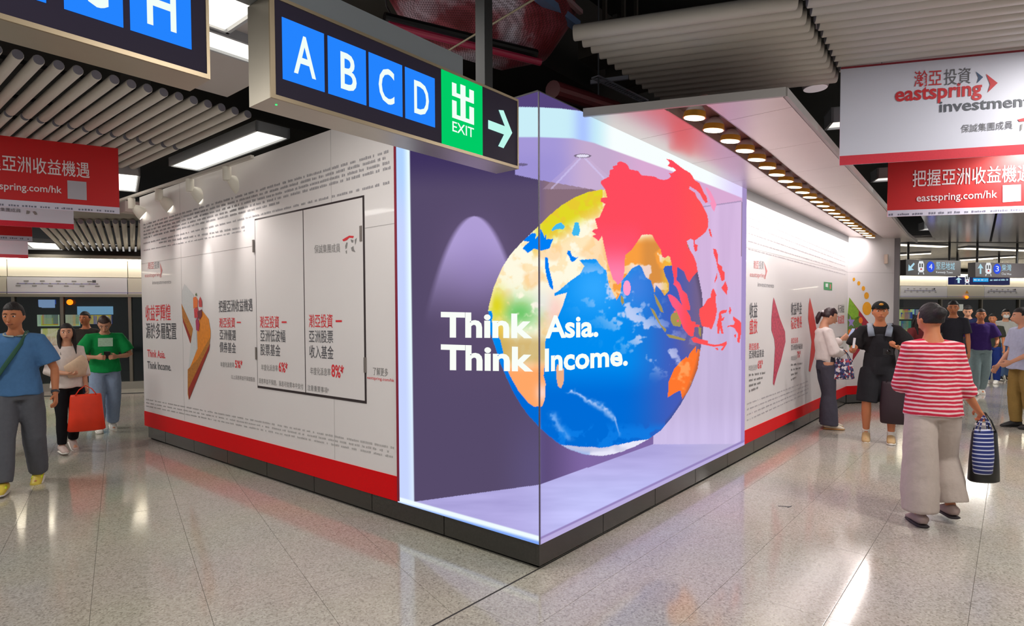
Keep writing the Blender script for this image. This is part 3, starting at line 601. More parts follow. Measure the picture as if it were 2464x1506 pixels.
        be_ = 1307-(1298-x)*.279; k = sm(-19, -15, y-be_); col = np.zeros_like(c); col[:] = (240, 252, 255); col = mixc(col, (128, 168, 248), sm(-9, 0, y-be_)); c = c*(1-k[..., None])+col*k[..., None]
    return srgb2lin(c)
DISPM = attr_mat('display_emission', True, 1.0)
def display_face(left):
    if left:
        xs = np.linspace(953, 1298.5, 231); us = np.array([Px(float(x), 800).y for x in xs]); us[0] = YS; us[-1] = .0; zs = np.linspace(ZB, ZT, 640)
        U, V = np.meshgrid(us, zs); P = np.stack([np.full(U.shape, -.006), U, V], -1)
    else:
        xs = np.linspace(1298.5, 1793, 330); us = np.array([Py(float(x), 800).x for x in xs]); us[0] = .0; us[-1] = XR; zs = np.linspace(ZB, ZT, 600)
        U, V = np.meshgrid(us, zs); P = np.stack([U, np.full(U.shape, -.006), V], -1)
    if left: P[..., 1] = np.maximum(P[..., 1], -.006)
    else: P[:, 0, 0] = -.006
    if left: P[:, -1, 1] = -.006
    h, w_ = U.shape; pts = P.reshape(-1, 3); x, y = proj_np(pts); col = display_colour(x, y, left)
    me = bpy.data.meshes.new('display_panel'); n = h*w_; me.vertices.add(n); me.vertices.foreach_set('co', pts.astype(np.float32).ravel())
    i = (np.arange(h-1)[:, None]*w_+np.arange(w_-1)[None]).ravel(); q = np.stack([i, i+1, i+1+w_, i+w_], 1)
    if left: q = q[:, ::-1] if False else q
    nf = len(q); me.loops.add(nf*4); me.loops.foreach_set('vertex_index', q.ravel().astype(np.int32)); me.polygons.add(nf)
    me.polygons.foreach_set('loop_start', (np.arange(nf)*4).astype(np.int32)); me.update(calc_edges=True)
    a = me.attributes.new('Col', 'FLOAT_COLOR', 'POINT'); a.data.foreach_set('color', np.concatenate([col, np.ones((n, 1))], 1).astype(np.float32).ravel())
    me.materials.append(DISPM); return me
disp = thing('corner_display', 'large lit corner video display showing a globe with red Asia and a slogan', 'screen')
link('display_panel', display_face(True), disp); link('display_panel', display_face(False), disp)
MB().box(0, .1, .0, YS-.001, ZB, ZT).box(.0, XR-.001, .0, .1, ZB, ZT).build('display_casing', mat('casing', '3a3a40', .5), disp)
MB().box(-.008, -.001, -.008, -.001, ZB, ZT).build('corner_joint', mat('corner_joint', '5a546a', .4), disp)
TW = emat('slogan_white', 'fafff8', 1.0)
def px_text(s, x0, x1, yb0, yb1, cap0, cap1, P, off, bold):
    v, f = text_verts(s, bold); a = min(p[0] for p in v); b = max(p[0] for p in v); vs = []
    for p in v:
        t = (p[0]-a)/(b-a); vs.append(P(x0+(x1-x0)*t, yb0+(yb1-yb0)*t-(cap0+(cap1-cap0)*t)*p[1]/CAP)+Vector(off))
    me = bpy.data.meshes.new('slogan_text'); me.from_pydata(vs, [], f); me.materials.append(TW); return link('slogan_text', me, disp)
px_text('Think', 1063, 1283, 809, 811, 56, 53, Px, (-.009, 0, 0), .035); px_text('Asia.', 1309, 1437, 812, 808, 51, 47, Py, (0, -.009, 0), .03)
px_text('Think', 1063, 1285, 887, 891, 56, 53, Px, (-.009, 0, 0), .035); px_text('Income.', 1308, 1508, 892, 877, 51, 46, Py, (0, -.009, 0), .03)

# ------------------------------------------------------------------ hanging direction signs
SY = -.221; SB = 2.3; SBK = -.075
def SP(px, py): return Py(px, py, SY)
STOP = SP(1247, 240).z
SF = mat('sign_face', '241c34', .6, spec=.3); SBLUE = emat('sign_blue', '2484ff', 1.0); SGREEN = emat('sign_green', '00cc66', 1.); SWHITE = emat('sign_letter', 'f2fff8', 1.); SARROW = emat('sign_arrow', 'bdf8ec', 1.)
def sign_box(x0, x1, name, label):
    t = thing(name, label, 'sign', 'backlit exit letter signs in a row')
    MB().box(x0, x1, SY+.004, SBK, SB, STOP).build('sign_body', STEEL, t)
    MB().box(x0, x1, SY-.004, SY+.004, SB, SB+.014).box(x0, x1, SY-.004, SY+.004, STOP-.012, STOP).box(x0, x0+.018, SY-.004, SY+.004, SB+.014, STOP-.012).box(x1-.010, x1, SY-.004, SY+.004, SB+.014, STOP-.012).build('frame', mat('sign_frame', 'a5957c', .35, metal=.7), t)
    MB().box(x0+.018, x1-.01, SY-.001, SY+.003, SB+.014, STOP-.012).build('face_panel', SF, t)
    return t
so = (0, -.0015, 0); so2 = (0, -.003, 0); so3 = (0, -.0045, 0)
X1R = SP(1247, 412).x; X1L = SP(651, 234).x
s1 = sign_box(X1L, X1R, 'exit_sign', 'hanging sign with lit blue tiles A B C D and green exit tile with arrow')
zt = SP(680, 42).z; zb = SP(680, 190).z
for (a, b, ch, lx0, lx1) in ((680, 780, 'A', .25, .78), (789, 880, 'B', .31, .73), (887, 967, 'C', .27, .74), (974, 1045, 'D', .28, .78)):
    xa, xb = SP(a, 200).x, SP(b, 200).x
    tl = MB().box(xa, xb, SY-.003, SY-.001, zb, zt).build('letter_tile', SBLUE, s1)
    z0 = zb+(zt-zb)*.17; z1 = zb+(zt-zb)*.80
    put_text('letter', ch, SWHITE, (xa+(xb-xa)*lx0, SY, z0), (xa+(xb-xa)*lx1, SY, z0), (0, 0, z1-z0), tl, (0, -.0045, 0), .012)
gx0, gx1 = SP(1062, 300).x, SP(1160, 300).x; gt = MB().box(gx0, gx1, SY-.003, SY-.001, SB+.014, STOP-.012).build('exit_tile', SGREEN, s1)
gz0 = SB+.014; gh = STOP-.012-gz0; gw = gx1-gx0
def gb(x0, x1, z0, z1): return (gx0+gw*x0, gx0+gw*x1, SY-.0055, SY-.0035, gz0+gh*z0, gz0+gh*z1)
mb = MB()
for q in ((.44, .56, .44, .90), (.24, .34, .745, .88), (.66, .77, .745, .88), (.24, .77, .70, .755), (.24, .34, .44, .64), (.66, .77, .44, .64), (.24, .77, .40, .455)):
    mb.box(*gb(*q))
mb.build('exit_symbol', SWHITE, gt)
put_text('exit_word', 'EXIT', SWHITE, (gx0+gw*.24, SY, gz0+gh*.215), (gx0+gw*.77, SY, gz0+gh*.215), (0, 0, gh*.135), gt, (0, -.0045, 0), .008)
flat('arrow', [(1173, 289), (1213, 304), (1198, 265), (1210, 266), (1231, 320), (1210, 357), (1197, 352), (1211, 324), (1173, 310)], SARROW, s1, (0, -.0045, 0), SP)
MB().tube((X1L+.05, SY+.05, SB-.002), (X1L+.05, SY+.05, SB+.002), .004, 8).build('status_light', emat('led_green', '40ff80', 1.5), s1)
X2R = SP(505, 190).x
s2 = sign_box(X2R-1.45, X2R, 'exit_sign', 'hanging sign with lit blue tiles G and H cut by the top left frame edge')
for (a, b, ch) in ((313, 459, 'H'), (155, 296, 'G'), (-10, 112, 'F')):
    xa, xb = SP(a, 60).x, SP(b, 60).x; tl = MB().box(xa, xb, SY-.003, SY-.001, zb, zt).build('letter_tile', SBLUE, s2)
    z0 = zb+(zt-zb)*.17; z1 = zb+(zt-zb)*.80; wv = xb-xa
    put_text('letter', ch, SWHITE, (xa+wv*.26, SY, z0), (xb-wv*.26, SY, z0), (0, 0, z1-z0), tl, (0, -.0045, 0), .012)
# spine channel above the signs and their post
xch = SP(1125, 150).x; zch = Py(1125, 142, SY+.03).z
o = MB().box(-2.2, xch, SY+.03, SBK-.01, STOP+.002, zch).build('sign_channel', DUCTG); tag(o, 'grey metal channel mounted along the top of the exit sign', 'channel')
xp = Py(1165, 180, -.14).x
o = MB().box(xp-.03, xp+.03, -.17, -.11, STOP, 4.2).build('sign_post', mat('post_grey', '1d2022', .6)); tag(o, 'dark grey square post holding up the exit sign', 'post')

# ------------------------------------------------------------------ canopy with spotlights over the right hoarding
CN = [Vector((.49, -.004, 0)), Vector((.98, -1.097, 0)), Vector((2.85, -1.03, 0)), Vector((6.0, -.93, 0)), Vector((9.3, -.79, 0)), Vector((10.7, -.78, 0))]
can = thing('canopy', 'pale metal ceiling canopy with recessed lamp slot above the right hoarding', 'canopy')
SOFF = mat('soffit', 'e2d6d4', .33, metal=.75, noise_amt=.03, nscale=4)
def cy(x): return float(np.interp(x, [p.x for p in CN[1:]], [p.y for p in CN[1:]]))
def front(y): return .49+(.98-.49)*(y+.004)/(-1.093)       # x of the slanted front edge at y
def soff(xa, xb, ya, yb, zz=ZC, th=.02):
    """panel between x = xa..xb and the y functions; the front edge follows the slant"""
    fa = lambda x, y: max(x, front(y)+.015)
    P_ = [(fa(xa, ya(xa)), ya(xa)), (xb, ya(xb)), (xb, yb(xb)), (fa(xa, yb(xa)), yb(xa))]
    return MB().prism([(x, y, zz) for x, y in P_], (0, 0, th))
LY = lambda x: float(np.interp(x, [.9, 2., 3.4, 9.2, 10.7], [-.55, -.53, -.458, -.30, -.28]))
xs_ = [.3]+[.3+.98*k for k in range(1, 11)]+[10.6]
for a, b in zip(xs_[:-1], xs_[1:]):
    a_, b_ = a+.002, b-.002
    soff(a_, b_, lambda x: -.0, lambda x: LY(x)+.115).build('soffit_panel', SOFF, can)
    soff(a_, b_, lambda x: LY(x)-.115, lambda x: cy(x)+.03).build('soffit_panel', SOFF, can)
top_ = MB()
for a, b in zip(xs_[:-1], xs_[1:]): top_.bar((max(a, front(LY(a))+.13), LY(a), ZC+.063), (b, LY(b), ZC+.063), .24, .006)
top_.build('slot_back', mat('slot_back', '6a4a40', .5), can)
for off in (.115, -.115):
    mb = MB()
    for a, b in zip(xs_[:-1], xs_[1:]): mb.bar((max(a, front(LY(a)+off)+.13), LY(a)+off, ZC+.03), (b, LY(b)+off, ZC+.03), .006, .06)
    mb.build('slot_side', SOFF, can)
mb = MB(); pts = CN
for a, b in zip(pts[:-1], pts[1:]): mb.bar((a.x, a.y, ZC+.004), (b.x, b.y, ZC+.004), .022, .052)
mb.build('fascia', mat('fascia_grey', 'a9a5a3', .4, metal=.2), can)
# spotlights in the slot
GOLD = mat('reflector_gold', 'b8822c', .3, metal=.8, emit='c08030', es=.15); HOUS = mat('lamp_housing', 'e6dcd6', .4); BULB = emat('spot_bulb', 'fff2d8', 6.)
sp0 = thing('spotlight', 'round gold-rimmed spotlight in the canopy lamp slot, one of the row', 'spotlight', 'spotlights in the canopy slot')
# local: tilted towards +y (the wall) and facing down
tl_ = Matrix.Rotation(math.radians(8), 3, 'X') @ Matrix.Identity(3)
def lp(v): return tuple(tl_@Vector(v))
MB().loft([lp((0, 0, .052)), lp((0, 0, .048)), lp((0, 0, .026)), lp((0, 0, .0))], [.016, .030, .054, .066], 16, cap=True).build('housing', HOUS, sp0, smooth=True)
MB().loft([lp((0, 0, -.0005)), lp((0, 0, -.038))], [.068, .074], 18).build('reflector', GOLD, sp0, smooth=True)
MB().loft([lp((0, 0, -.0385)), lp((0, 0, -.042))], [.066, .064], 18).build('bulb', BULB, sp0)
NSP = 24; ORD = 'first second third fourth fifth sixth seventh eighth ninth tenth eleventh twelfth thirteenth fourteenth fifteenth sixteenth seventeenth eighteenth nineteenth twentieth twenty-first twenty-second twenty-third twenty-fourth'.split()
for k in range(NSP):
    x = .985+.352*k; s = sp0 if k == 0 else copy_tree(sp0); s['label'] = 'round gold-rimmed canopy spotlight, '+ORD[k]+' in the row counted from the display corner'; s.location = (x, LY(x), ZC+.01)
for xa, xb in ((.95, 3.6), (3.6, 6.4), (6.4, 9.2)):          # the light of the row, a strip per stretch of slot
    p0 = Vector((xa, LY(xa), 0)); p1 = Vector((xb, LY(xb), 0)); d_ = (p1-p0); c_ = (p0+p1)/2
    l = bpy.data.lights.new('canopy_row_light', 'AREA'); l.shape = 'RECTANGLE'; l.size = d_.length; l.size_y = .10; l.energy = 25; l.color = (1, .90, .89)
    o = bpy.data.objects.new('canopy_row_light', l); COL.objects.link(o); z_ = Vector((0, -.22, .97)).normalized(); x_ = d_.normalized(); y_ = z_.cross(x_).normalized(); x_ = y_.cross(z_)
    o.matrix_world = Matrix(((x_.x, y_.x, z_.x, c_.x), (x_.y, y_.y, z_.y, c_.y), (x_.z, y_.z, z_.z, ZC-.045), (0, 0, 0, 1)))

# ------------------------------------------------------------------ ceiling void, baffles
ce = MB().box(-14, 34, -16, 26, 4.6, 4.8).build('ceiling', DARK); tag(ce, kind='structure', label='dark open ceiling void above the baffles')
TUBEM = mat('baffle_tube', 'cbc6bf', .45, noise_amt=.03, nscale=3); CAPM = mat('tube_cap', '8a8894', .5)
def baffle(name, label, starts, d, L, r, group, n=14, bars=True, m=TUBEM):
    t = thing(name, label, 'baffle ceiling', group); d = Vector(d).normalized()
    mb = MB(); mb.loft([(0, 0, 0), d*.006, d*(L-.006), d*L], [r*.9, r, r, r*.9], n, xdir=(0, 0, 1)); me = mb.mesh('baffle_tube', m, True)
    me.materials.append(CAPM)
    for p in me.polygons:
        if len(p.vertices) == n: p.material_index = 1; p.use_smooth = False
    for s in starts: inst('baffle_tube', me, s, t)
    if bars:
        mb = MB()
        for f in (.2, .8): mb.bar(Vector(starts[0])+d*L*f+Vector((0, 0, r+.015)), Vector(starts[-1])+d*L*f+Vector((0, 0, r+.015)), .03, .03)
        mb.build('carrier_rail', mat('rail_black', '151617', .6), t)
    return t
HB = 3.3; gB = 'round tube ceiling baffle panels'
st = [Vector((-.32-.1147*k, 2.85, HB)) for k in range(22)]
baffle('baffle_panel', 'left ceiling baffle of pale round tubes nearest the hanging signs', st, (0, 1, 0), 1.42, .036, gB)
baffle('baffle_panel', 'second left row of round ceiling tubes behind the first', [s+Vector((0, 1.49, 0)) for s in st], (0, 1, 0), 1.42, .036, gB)
baffle('baffle_panel', 'third left row of round ceiling tubes beyond the red banner', [s+Vector((0, 2.98, 0)) for s in st[4:]], (0, 1, 0), 1.42, .036, gB)
dR = Vector((.405, -.914, 0)).normalized()
st = [Vector((.291+.1142*k, -.058+.0058*k, HB)) for k in range(13)]
baffle('baffle_panel', 'right ceiling baffle of pale tubes stepping down towards the display', st, dR, 1.25, .047, gB)
st2 = [p+dR*1.30 for p in [Vector((.291+.1142*k, -.058+.0058*k, HB)) for k in range(-3, 13)]]
baffle('baffle_panel', 'right ceiling baffle of pale tubes above the hanging white banner', st2, dR, 1.35, .047, gB)
# far left baffle near the platform
st = [Pz(165+168*k/12, 609, 3.05) for k in range(13)]
dq = ((Pz(322, 533, 3.05)-Pz(333, 609, 3.05))+(Pz(108, 533, 3.05)-Pz(165, 609, 3.05)))/2; 
baffle('baffle_panel', 'far left ceiling baffle of slanted tubes above the platform doors', st, dq, dq.length, .042, gB, 10, True)

# ceiling lamps: long box luminaires
def luminaire(c, d, L, W, h, label, group='box ceiling lamps', zbot=None, em=None):
    """c centre of the underside, d long direction"""
    t = thing('ceiling_lamp', label, 'ceiling lamp', group); d = Vector(d).normalized(); s = Vector((-d.y, d.x, 0)); c = Vector(c)
    A = c-d*L/2; B = c+d*L/2; up = Vector((0, 0, 1))
    mb = MB()
    for sg in (-1, 1): mb.bar(A+s*sg*(W/2-.01)+up*h/2, B+s*sg*(W/2-.01)+up*h/2, .02, h)
    for p in (A, B): mb.bar(p-s*W/2+up*h/2+(d*.01 if p is A else -d*.01), p+s*W/2+up*h/2+(d*.01 if p is A else -d*.01), .02, h)
    mb.bar(A+up*h, B+up*h, W, .01); mb.build('housing', mat('luminaire_body', 'a9adb2', .45, metal=.2), t)
    MB().bar(A+d*.02+up*.02, B-d*.02+up*.02, W-.06, .012).build('diffuser', em or LAMPW, t); return t
f0, f1, f2, f3 = Pz(605, 318, 3.24), Pz(710, 330, 3.24), Pz(505, 410, 3.24), Pz(380, 403, 3.24)
lc_ = (f0+f1+f2+f3)/4; luminaire(lc_, (f3-f0)+(f2-f1), ((f3-f0).length+(f2-f1).length)/2, .34, .09, 'long bright box lamp between the tube baffle and the left hoarding', em=emat('lamp_strong', 'fff8ea', 2.2))

p = Pz(338, 437, 3.2); luminaire(p+Vector((-.12, .25, 0)), QD, 1.1, .36, .12, 'second box lamp behind the red banner edge', em=emat('lamp_strong', 'fff8ea', 2.2))
p = Pz(545, 112, 3.3); luminaire(Vector((p.x-.05, p.y, 3.3)), (1, 0, 0), 1.2, .28, .1, 'bright box lamp seen between the two hanging signs', em=emat('lamp_strong', 'fff8ea', 2.2))
# flat panel behind that gap and its housing
q = [Pz(505, 60, 3.36), Pz(585, 60, 3.36), Pz(620, 280, 3.36), Pz(500, 235, 3.36)]
o = MB().box(q[0].x-.5, -.55, 1.2, 2.75, 3.36, 3.39).build('ceiling_panel', mat('panel_warm', 'b9b2ae', .5)); tag(o, 'flat grey ceiling panel above the gap between the signs', 'ceiling panel')
LWHERE = ['above the gap left of the exit sign', 'over the floor left of the camera', 'over the floor right behind the camera', 'over the floor right of the camera', 'nearest before the right white banner', 'over the aisle beside the left red banner', 'far down the left aisle', 'over the right aisle beside the canopy', 'over the right aisle past the red banner', 'past the right end wall near the crowd', 'between the right end wall and the platform doors', 'farthest right before the platform doors', 'behind the left hoarding near the platform doors']
p = Pz(105, 592, 3.0); luminaire(p, QD, 1.2, .5, .08, 'small square lamp on the far left ceiling above the walkers')
for k, (x, y, z, sx, sy, pw) in enumerate(FILL_LAMPS):
    luminaire((x, y, z), (0, 1, 0), sy, sx, .08, 'added hall fill lamp '+LWHERE[k], em=emat('lamp_fill', 'fff4e2', 3.))  # housings added to go with the fill lights
# far-left pale bulkhead pieces over the baffle
a, b = Pz(175, 505, 3.1), Pz(360, 500, 3.1); c, d = Pz(350, 530, 3.1), Pz(180, 533, 3.1)
o = MB().prism([a, b, c, d], (0, 0, .1)).build('ceiling_panel', mat('panel_grey', '9b978f', .5)); tag(o, 'flat grey ceiling bulkhead under the left banners', 'ceiling panel')
a, b = Px(289, 497, .0), None
p = Pz(338, 508, 3.0); o = MB().box(p.x-.22, p.x+.25, p.y-.1, p.y+.1, 2.96, 3.1).build('speaker_box', mat('pinkish', 'c9b6b4', .5)); tag(o, 'small pale box hung at the far end of the left hoarding', 'speaker')

# track with four spotlights along the left hoarding
ra, rb = Pz(284, 484, 3.06), Pz(607, 377, 3.06)
trk = MB().bar(ra, rb, .035, .03).build('lamp_track', mat('track_pale', 'c9c4bd', .4)); tag(trk, 'pale lamp track rail running along the left hoarding top', 'track')
TS = mat('track_lamp_white', 'ece8de', .35)
tdir = (rb-ra).normalized()
def track_lamp(px, py, yawd, label):
    k = ((px-284)/(607-284)); 
    # point of the rail nearest to the pixel column
    best = min((ra.lerp(rb, i/400) for i in range(401)), key=lambda q: abs(proj_np(np.array([q]))[0][0]-px))
    t = thing('track_spotlight', label, 'spotlight', 'white spotlights on the left track', loc=best)
    MB().loft([(0, 0, -.02), (0, 0, -.15)], [.042, .042], 14).build('adapter', TS, t, smooth=True)
    d = Vector((.72, -.25+yawd, -.62)).normalized(); b0 = Vector((.035, 0, -.13))
    MB().loft([b0-d*.02, b0+d*.005, b0+d*.07, b0+d*.13], [.03, .05, .075, .088], 16).build('lamp_head', TS, t, smooth=True)
    MB().loft([b0+d*.131, b0+d*.134], [.078, .078], 16).build('lens', emat('lens_glow', 'fff6e4', 2.), t)
    return best, d
for (px, py, yw, lb, tgt, en) in ((316, 488, 0, 'white track spotlight at the far end of the left rail', (400, 780), 14), (382, 465, 0, 'white track spotlight second from the far end of the left rail', (500, 740), 26),
                              (457, 440, .0, 'grey shaded track spotlight in the middle of the left rail', (590, 740), 34), (546, 415, 0, 'white track spotlight nearest the camera on the left rail', (680, 760), 40)):
    b_, d_ = track_lamp(px, py, yw, lb); tg = Px(*tgt)
    l = bpy.data.lights.new('wall_spot_light', 'SPOT'); l.energy = en; l.spot_size = 1.45; l.spot_blend = 1.; l.color = (1, .93, .86); l.shadow_soft_size = .03
    o = bpy.data.objects.new('wall_spot_light', l); COL.objects.link(o); o.location = b_+Vector((-.22, -.05, -.24)); o.rotation_euler = (tg-o.location).to_track_quat('-Z', 'Y').to_euler()
tg = Px(500, 640); l = bpy.data.lights.new('wall_spot_light', 'SPOT'); l.energy = 22; l.spot_size = .42; l.spot_blend = .9; l.color = (1, .96, .9); l.shadow_soft_size = .02  # extra spot without a fixture, added for the bright ellipse on the wall
o = bpy.data.objects.new('wall_spot_light', l); COL.objects.link(o); o.location = tg+Vector((-.35, .02, .75)); o.rotation_euler = (tg-o.location).to_track_quat('-Z', 'Y').to_euler()

# round downlight, small lamp boxes in the void at right
p = Pz(1962, 213, 3.40); t = thing('downlight', 'round white ceiling downlight hung in the dark gap beside the white banner', 'downlight')
MB().loft([(p.x, p.y, p.z), (p.x, p.y, p.z+.03), (p.x, p.y, p.z+.1)], [.09, .1, .1], 24).tube((p.x, p.y, p.z+.1), (p.x, p.y, 4.6), .006, 8).build('housing', mat('dl_pink', 'cdbfc2', .4), t, smooth=True)
MB().loft([(p.x, p.y, p.z-.004), (p.x, p.y, p.z)], [.085, .088], 24).build('lens', mat('dl_lens', 'd8c8cc', .3, emit='d8ccd0', es=.35), t)
for (px, py, h, lb) in ((2012, 300, 3.2, 'white box lamp half hidden behind the white banner edge'), (2118, 432, 3.2, 'white box lamp half hidden behind the right red banner'), (2228, 552, 3.02, 'small box lamp in the dark ceiling notch below the right red banner')):
    p = Pz(px, py, h); luminaire(p+Vector((.15, -.25, 0)), dR, .7, .26, .12, lb, em=emat('lamp_mild', 'fff8f0', 1.1))

# ceiling void services
NETM = mat('netted_red', '6a1c28', .6, noise_amt=.9, nscale=16, bump=.5)
def netmat():
    m = NETM; nt = m.node_tree; b = nt.nodes['Principled BSDF']; N = nt.nodes.new
    tc = N('ShaderNodeTexCoord'); n = N('ShaderNodeTexNoise'); n.inputs['Scale'].default_value = 2.6; n.inputs['Detail'].default_value = 6; nt.links.new(tc.outputs['Object'], n.inputs['Vector'])
    r = N('ShaderNodeValToRGB'); e = r.color_ramp.elements; e[0].position = .36; e[0].color = (*lin('8a1c2a'), 1); e[1].position = .6; e[1].color = (*lin('e8dcf0'), 1); q = e.new(.48); q.color = (*lin('b05060'), 1)  # net colours brightened in place of red light from the display
    v = N('ShaderNodeTexChecker'); v.inputs['Scale'].default_value = 90; v.inputs['Color1'].default_value = (.25, .2, .22, 1); v.inputs['Color2'].default_value = (1, 1, 1, 1); nt.links.new(tc.outputs['Object'], v.inputs['Vector'])
    mx = N('ShaderNodeMix'); mx.data_type = 'RGBA'; mx.blend_type = 'MULTIPLY'; mx.inputs['Factor'].default_value = .8
    nt.links.new(n.outputs['Fac'], r.inputs[0]); nt.links.new(r.outputs[0], mx.inputs['A']); nt.links.new(v.outputs['Color'], mx.inputs['B']); nt.links.new(mx.outputs['Result'], b.inputs['Base Color'])
netmat()
zz = 3.75
A, B = Pz(985, -45, zz), Pz(1345, 30, zz); d = B-A
pts = [A-d*.12, A, A+d*.3, A+d*.62, A+d*.9, B+d*.08]
duct = MB().loft([p+Vector((0, 0, .0)) for p in pts], [(.12, .1), (.30, .22), (.42, .30), (.46, .34), (.36, .3), (.08, .1)], 28, xdir=(0, 0, 1)).build('wrapped_duct', NETM, smooth=2)
tag(duct, 'sagging duct wrapped in red netted foil in the open ceiling', 'duct')
o = MB().tube(Pz(935, 60, 3.22), Pz(1300, 150, 3.22), .022, 12).build('red_pipe', mat('pipe_red', 'a8284a', .35)); tag(o, 'thin crimson pipe running below the netted duct', 'pipe')
o = MB().tube(Pz(925, 42, 3.3), Pz(1290, 130, 3.3), .03, 12).build('black_pipe', mat('pipe_black', '0c0c0e', .5)); tag(o, 'black pipe running above the crimson pipe', 'pipe')
o = MB().tube(Pz(1078, 122, 3.12), Pz(1290, -5, 3.2), .006, 8).build('stay_rod', mat('rod', '9a9078', .4, metal=.6)); tag(o, 'thin diagonal brass-coloured rod crossing behind the sign post', 'rod')
o = MB().bar(Pz(1295, -10, 3.62), Pz(1388, 62, 3.62), .06, .05).build('blue_angle_bar', mat('bar_blue', '7c98c8', .4, metal=.3)); tag(o, 'pale blue metal bar at the right end of the netted duct', 'bar')
o = MB().bar(Pz(1360, -5, 3.7), Pz(1398, 30, 3.7), .03, .03).build('pink_strut', mat('strut_pink', 'b59096', .5)); tag(o, 'short pinkish strut right of the blue bar', 'bar')
pts = [Pz(945+42*math.sin(t)*1.0, 12+34*(1-math.cos(t))*.6-30, 3.6) for t in [k*PI/8 for k in range(-8, 9)]]
o = MB().loft([Pz(925, -30, 3.6), Pz(930, 15, 3.6), Pz(944, 40, 3.6), Pz(965, 46, 3.6), Pz(985, 30, 3.6), Pz(1003, 8, 3.6), Pz(1012, -20, 3.6)], [.006]*7, 8).build('hanging_cable', mat('cable_black', '26262c', .4)); tag(o, 'looping black cable hanging left of the netted duct', 'cable')
lad = thing('cable_ladder', 'small pale cable ladder in the dark void above the canopy corner', 'cable ladder')
a0, b0_ = Pz(1432, 185, 3.35), Pz(1552, 244, 3.35); s = Vector((b0_.y-a0.y, a0.x-b0_.x, 0)).normalized()*.03
MB().bar(a0+s, b0_+s, .008, .012).bar(a0-s, b0_-s, .008, .012).build('side_rail', mat('ladder', 'aeb4c4', .4), lad)
mb = MB()
for k in range(22): c = a0.lerp(b0_, k/21); mb.bar(c-s, c+s, .008, .008)
mb.build('rung', mat('ladder', 'aeb4c4', .4), lad)
p = Pz(1440, 170, 3.4); o = MB().tube((p.x, p.y, 3.0), (p.x, p.y, 4.6), .006, 8).build('hanger_rod', mat('rod_grey', '5a6068', .4)); tag(o, 'thin vertical hanger rod beside the cable ladder', 'rod')
o = MB().bar(Pz(1421, 198, 3.38), Pz(1512, 186, 3.38), .02, .03).build('strut_channel', mat('ladder', 'aeb4c4', .4)); tag(o, 'short pale strut crossing the cable ladder', 'bar')
o = MB().tube(Pz(1330, 215, 3.1), Pz(1480, 262, 3.2), .06, 14).build('red_wrapped_pipe', mat('pipe_dark_red', '5a141c', .5)); tag(o, 'dark red wrapped pipe behind the canopy front', 'pipe')
BEAM = mat('concrete_beam', '3c3a36', .9, noise_amt=.2, nscale=3)
o = MB().box(-1., 9, 1.0, 1.8, 3.75, 4.6).build('trim_1', BEAM); tag(o, kind='structure', label='concrete beam in the ceiling void')
o = MB().box(-.6, 9, 4.2, 5.0, 3.75, 4.6).build('trim_2', BEAM); tag(o, kind='structure', label='second concrete beam in the ceiling void')
for k, (px, py, s_) in enumerate(((1455, 145, .16), (1500, 200, .12), (1530, 218, .1))):
    p = Pz(px, py, 3.7); o = MB().box(p.x-s_, p.x+s_, p.y-s_, p.y+s_, 3.7, 3.95).box(p.x-.015, p.x+.015, p.y-.015, p.y+.015, 3.95, 4.6).build('junction_box', mat('jbox', '45413a', .7, noise_amt=.2)); tag(o, ['largest dark junction box above the cable ladder', 'middle dark junction box above the cable ladder', 'smallest dark junction box near the baffle corner'][k], 'box', 'junction boxes in the ceiling void')

# ------------------------------------------------------------------ hanging banners
BW = mat('banner_white', 'd6d9ea', .45, noise_amt=.02, nscale=3); BR = mat('banner_red', 'd00a12', .45); BRP = mat('banner_red_print', 'd02038', .45, noise_amt=.15, nscale=120)
BT = mat('banner_text', 'f0e4ea', .5); LR = mat('logo_red', 'c8202c', .5); LG = mat('logo_slate', '4a505c', .5)
def banner(name, label, A, B, z0, z1, kind, texts, group):
    """A left bottom end, B right bottom end as seen from the camera"""
    A = Vector(A); B = Vector(B); A.z = B.z = 0; d = (B-A).normalized(); n = Vector((d.y, -d.x, 0)); L = (B-A).length
    if (CPOS-A).dot(n) < 0: n = -n
    t = thing(name, label, 'banner', group); up = Vector((0, 0, 1))
    def pan(nm, u0, u1, za, zb_, m, th, off):
        P0 = A+d*u0+up*za+n*off; return MB().prism([P0, A+d*u1+up*za+n*off, A+d*u1+up*zb_+n*off, A+d*u0+up*zb_+n*off], -n*th).build(nm, m, t)
    pan('sheet', 0, L, z0, z1, BW if kind == 'white' else BR, .006, 0)
    H = z1-z0
    if kind == 'white': pan('red_strip', 0, L, z0, z0+H*.095, BRP, .002, .002); pan('top_edge', 0, L, z1-.012, z1, mat('edge_dark_red', '8c2030', .5), .003, .003)
    else: pan('footnote_strip', 0, L, z0, z0+H*.10, mat('strip_lilac', 'd9d6ea', .5), .002, .002)
    MB().tube(A+d*.25+up*z1-n*.003, A+d*.25+up*(z1+.25)-n*.003, .003, 6).tube(A+d*(L-.25)+up*z1-n*.003, A+d*(L-.25)+up*(z1+.25)-n*.003, .003, 6).build('hanging_wire', mat('wire', '77787c', .4), t)
    P = lambda x, y: Pn(x, y, A, n)
    texts(P, n*.0035, t); return t, P, n
def fine_strip(P, off, par, x0, y0, x1, y1, h):
    fine_rows(P, off, [(x0, y0, x1, y1, h)], mat('fine_print_slate', '77768c', .6), par)
def W_(s, m, x0, y0, x1, y1, h, P, par, off, bold=.01, cjk=True, name='printed_text'): return wall_text(s, m, x0, y0, x1, y1, h, P, par, off, bold, cjk, name)
gBn = 'hanging advertising banners'
A, B = Pz(2020, 398, 2.58), Pz(2464, 371, 2.58); dd = (B-A).normalized()
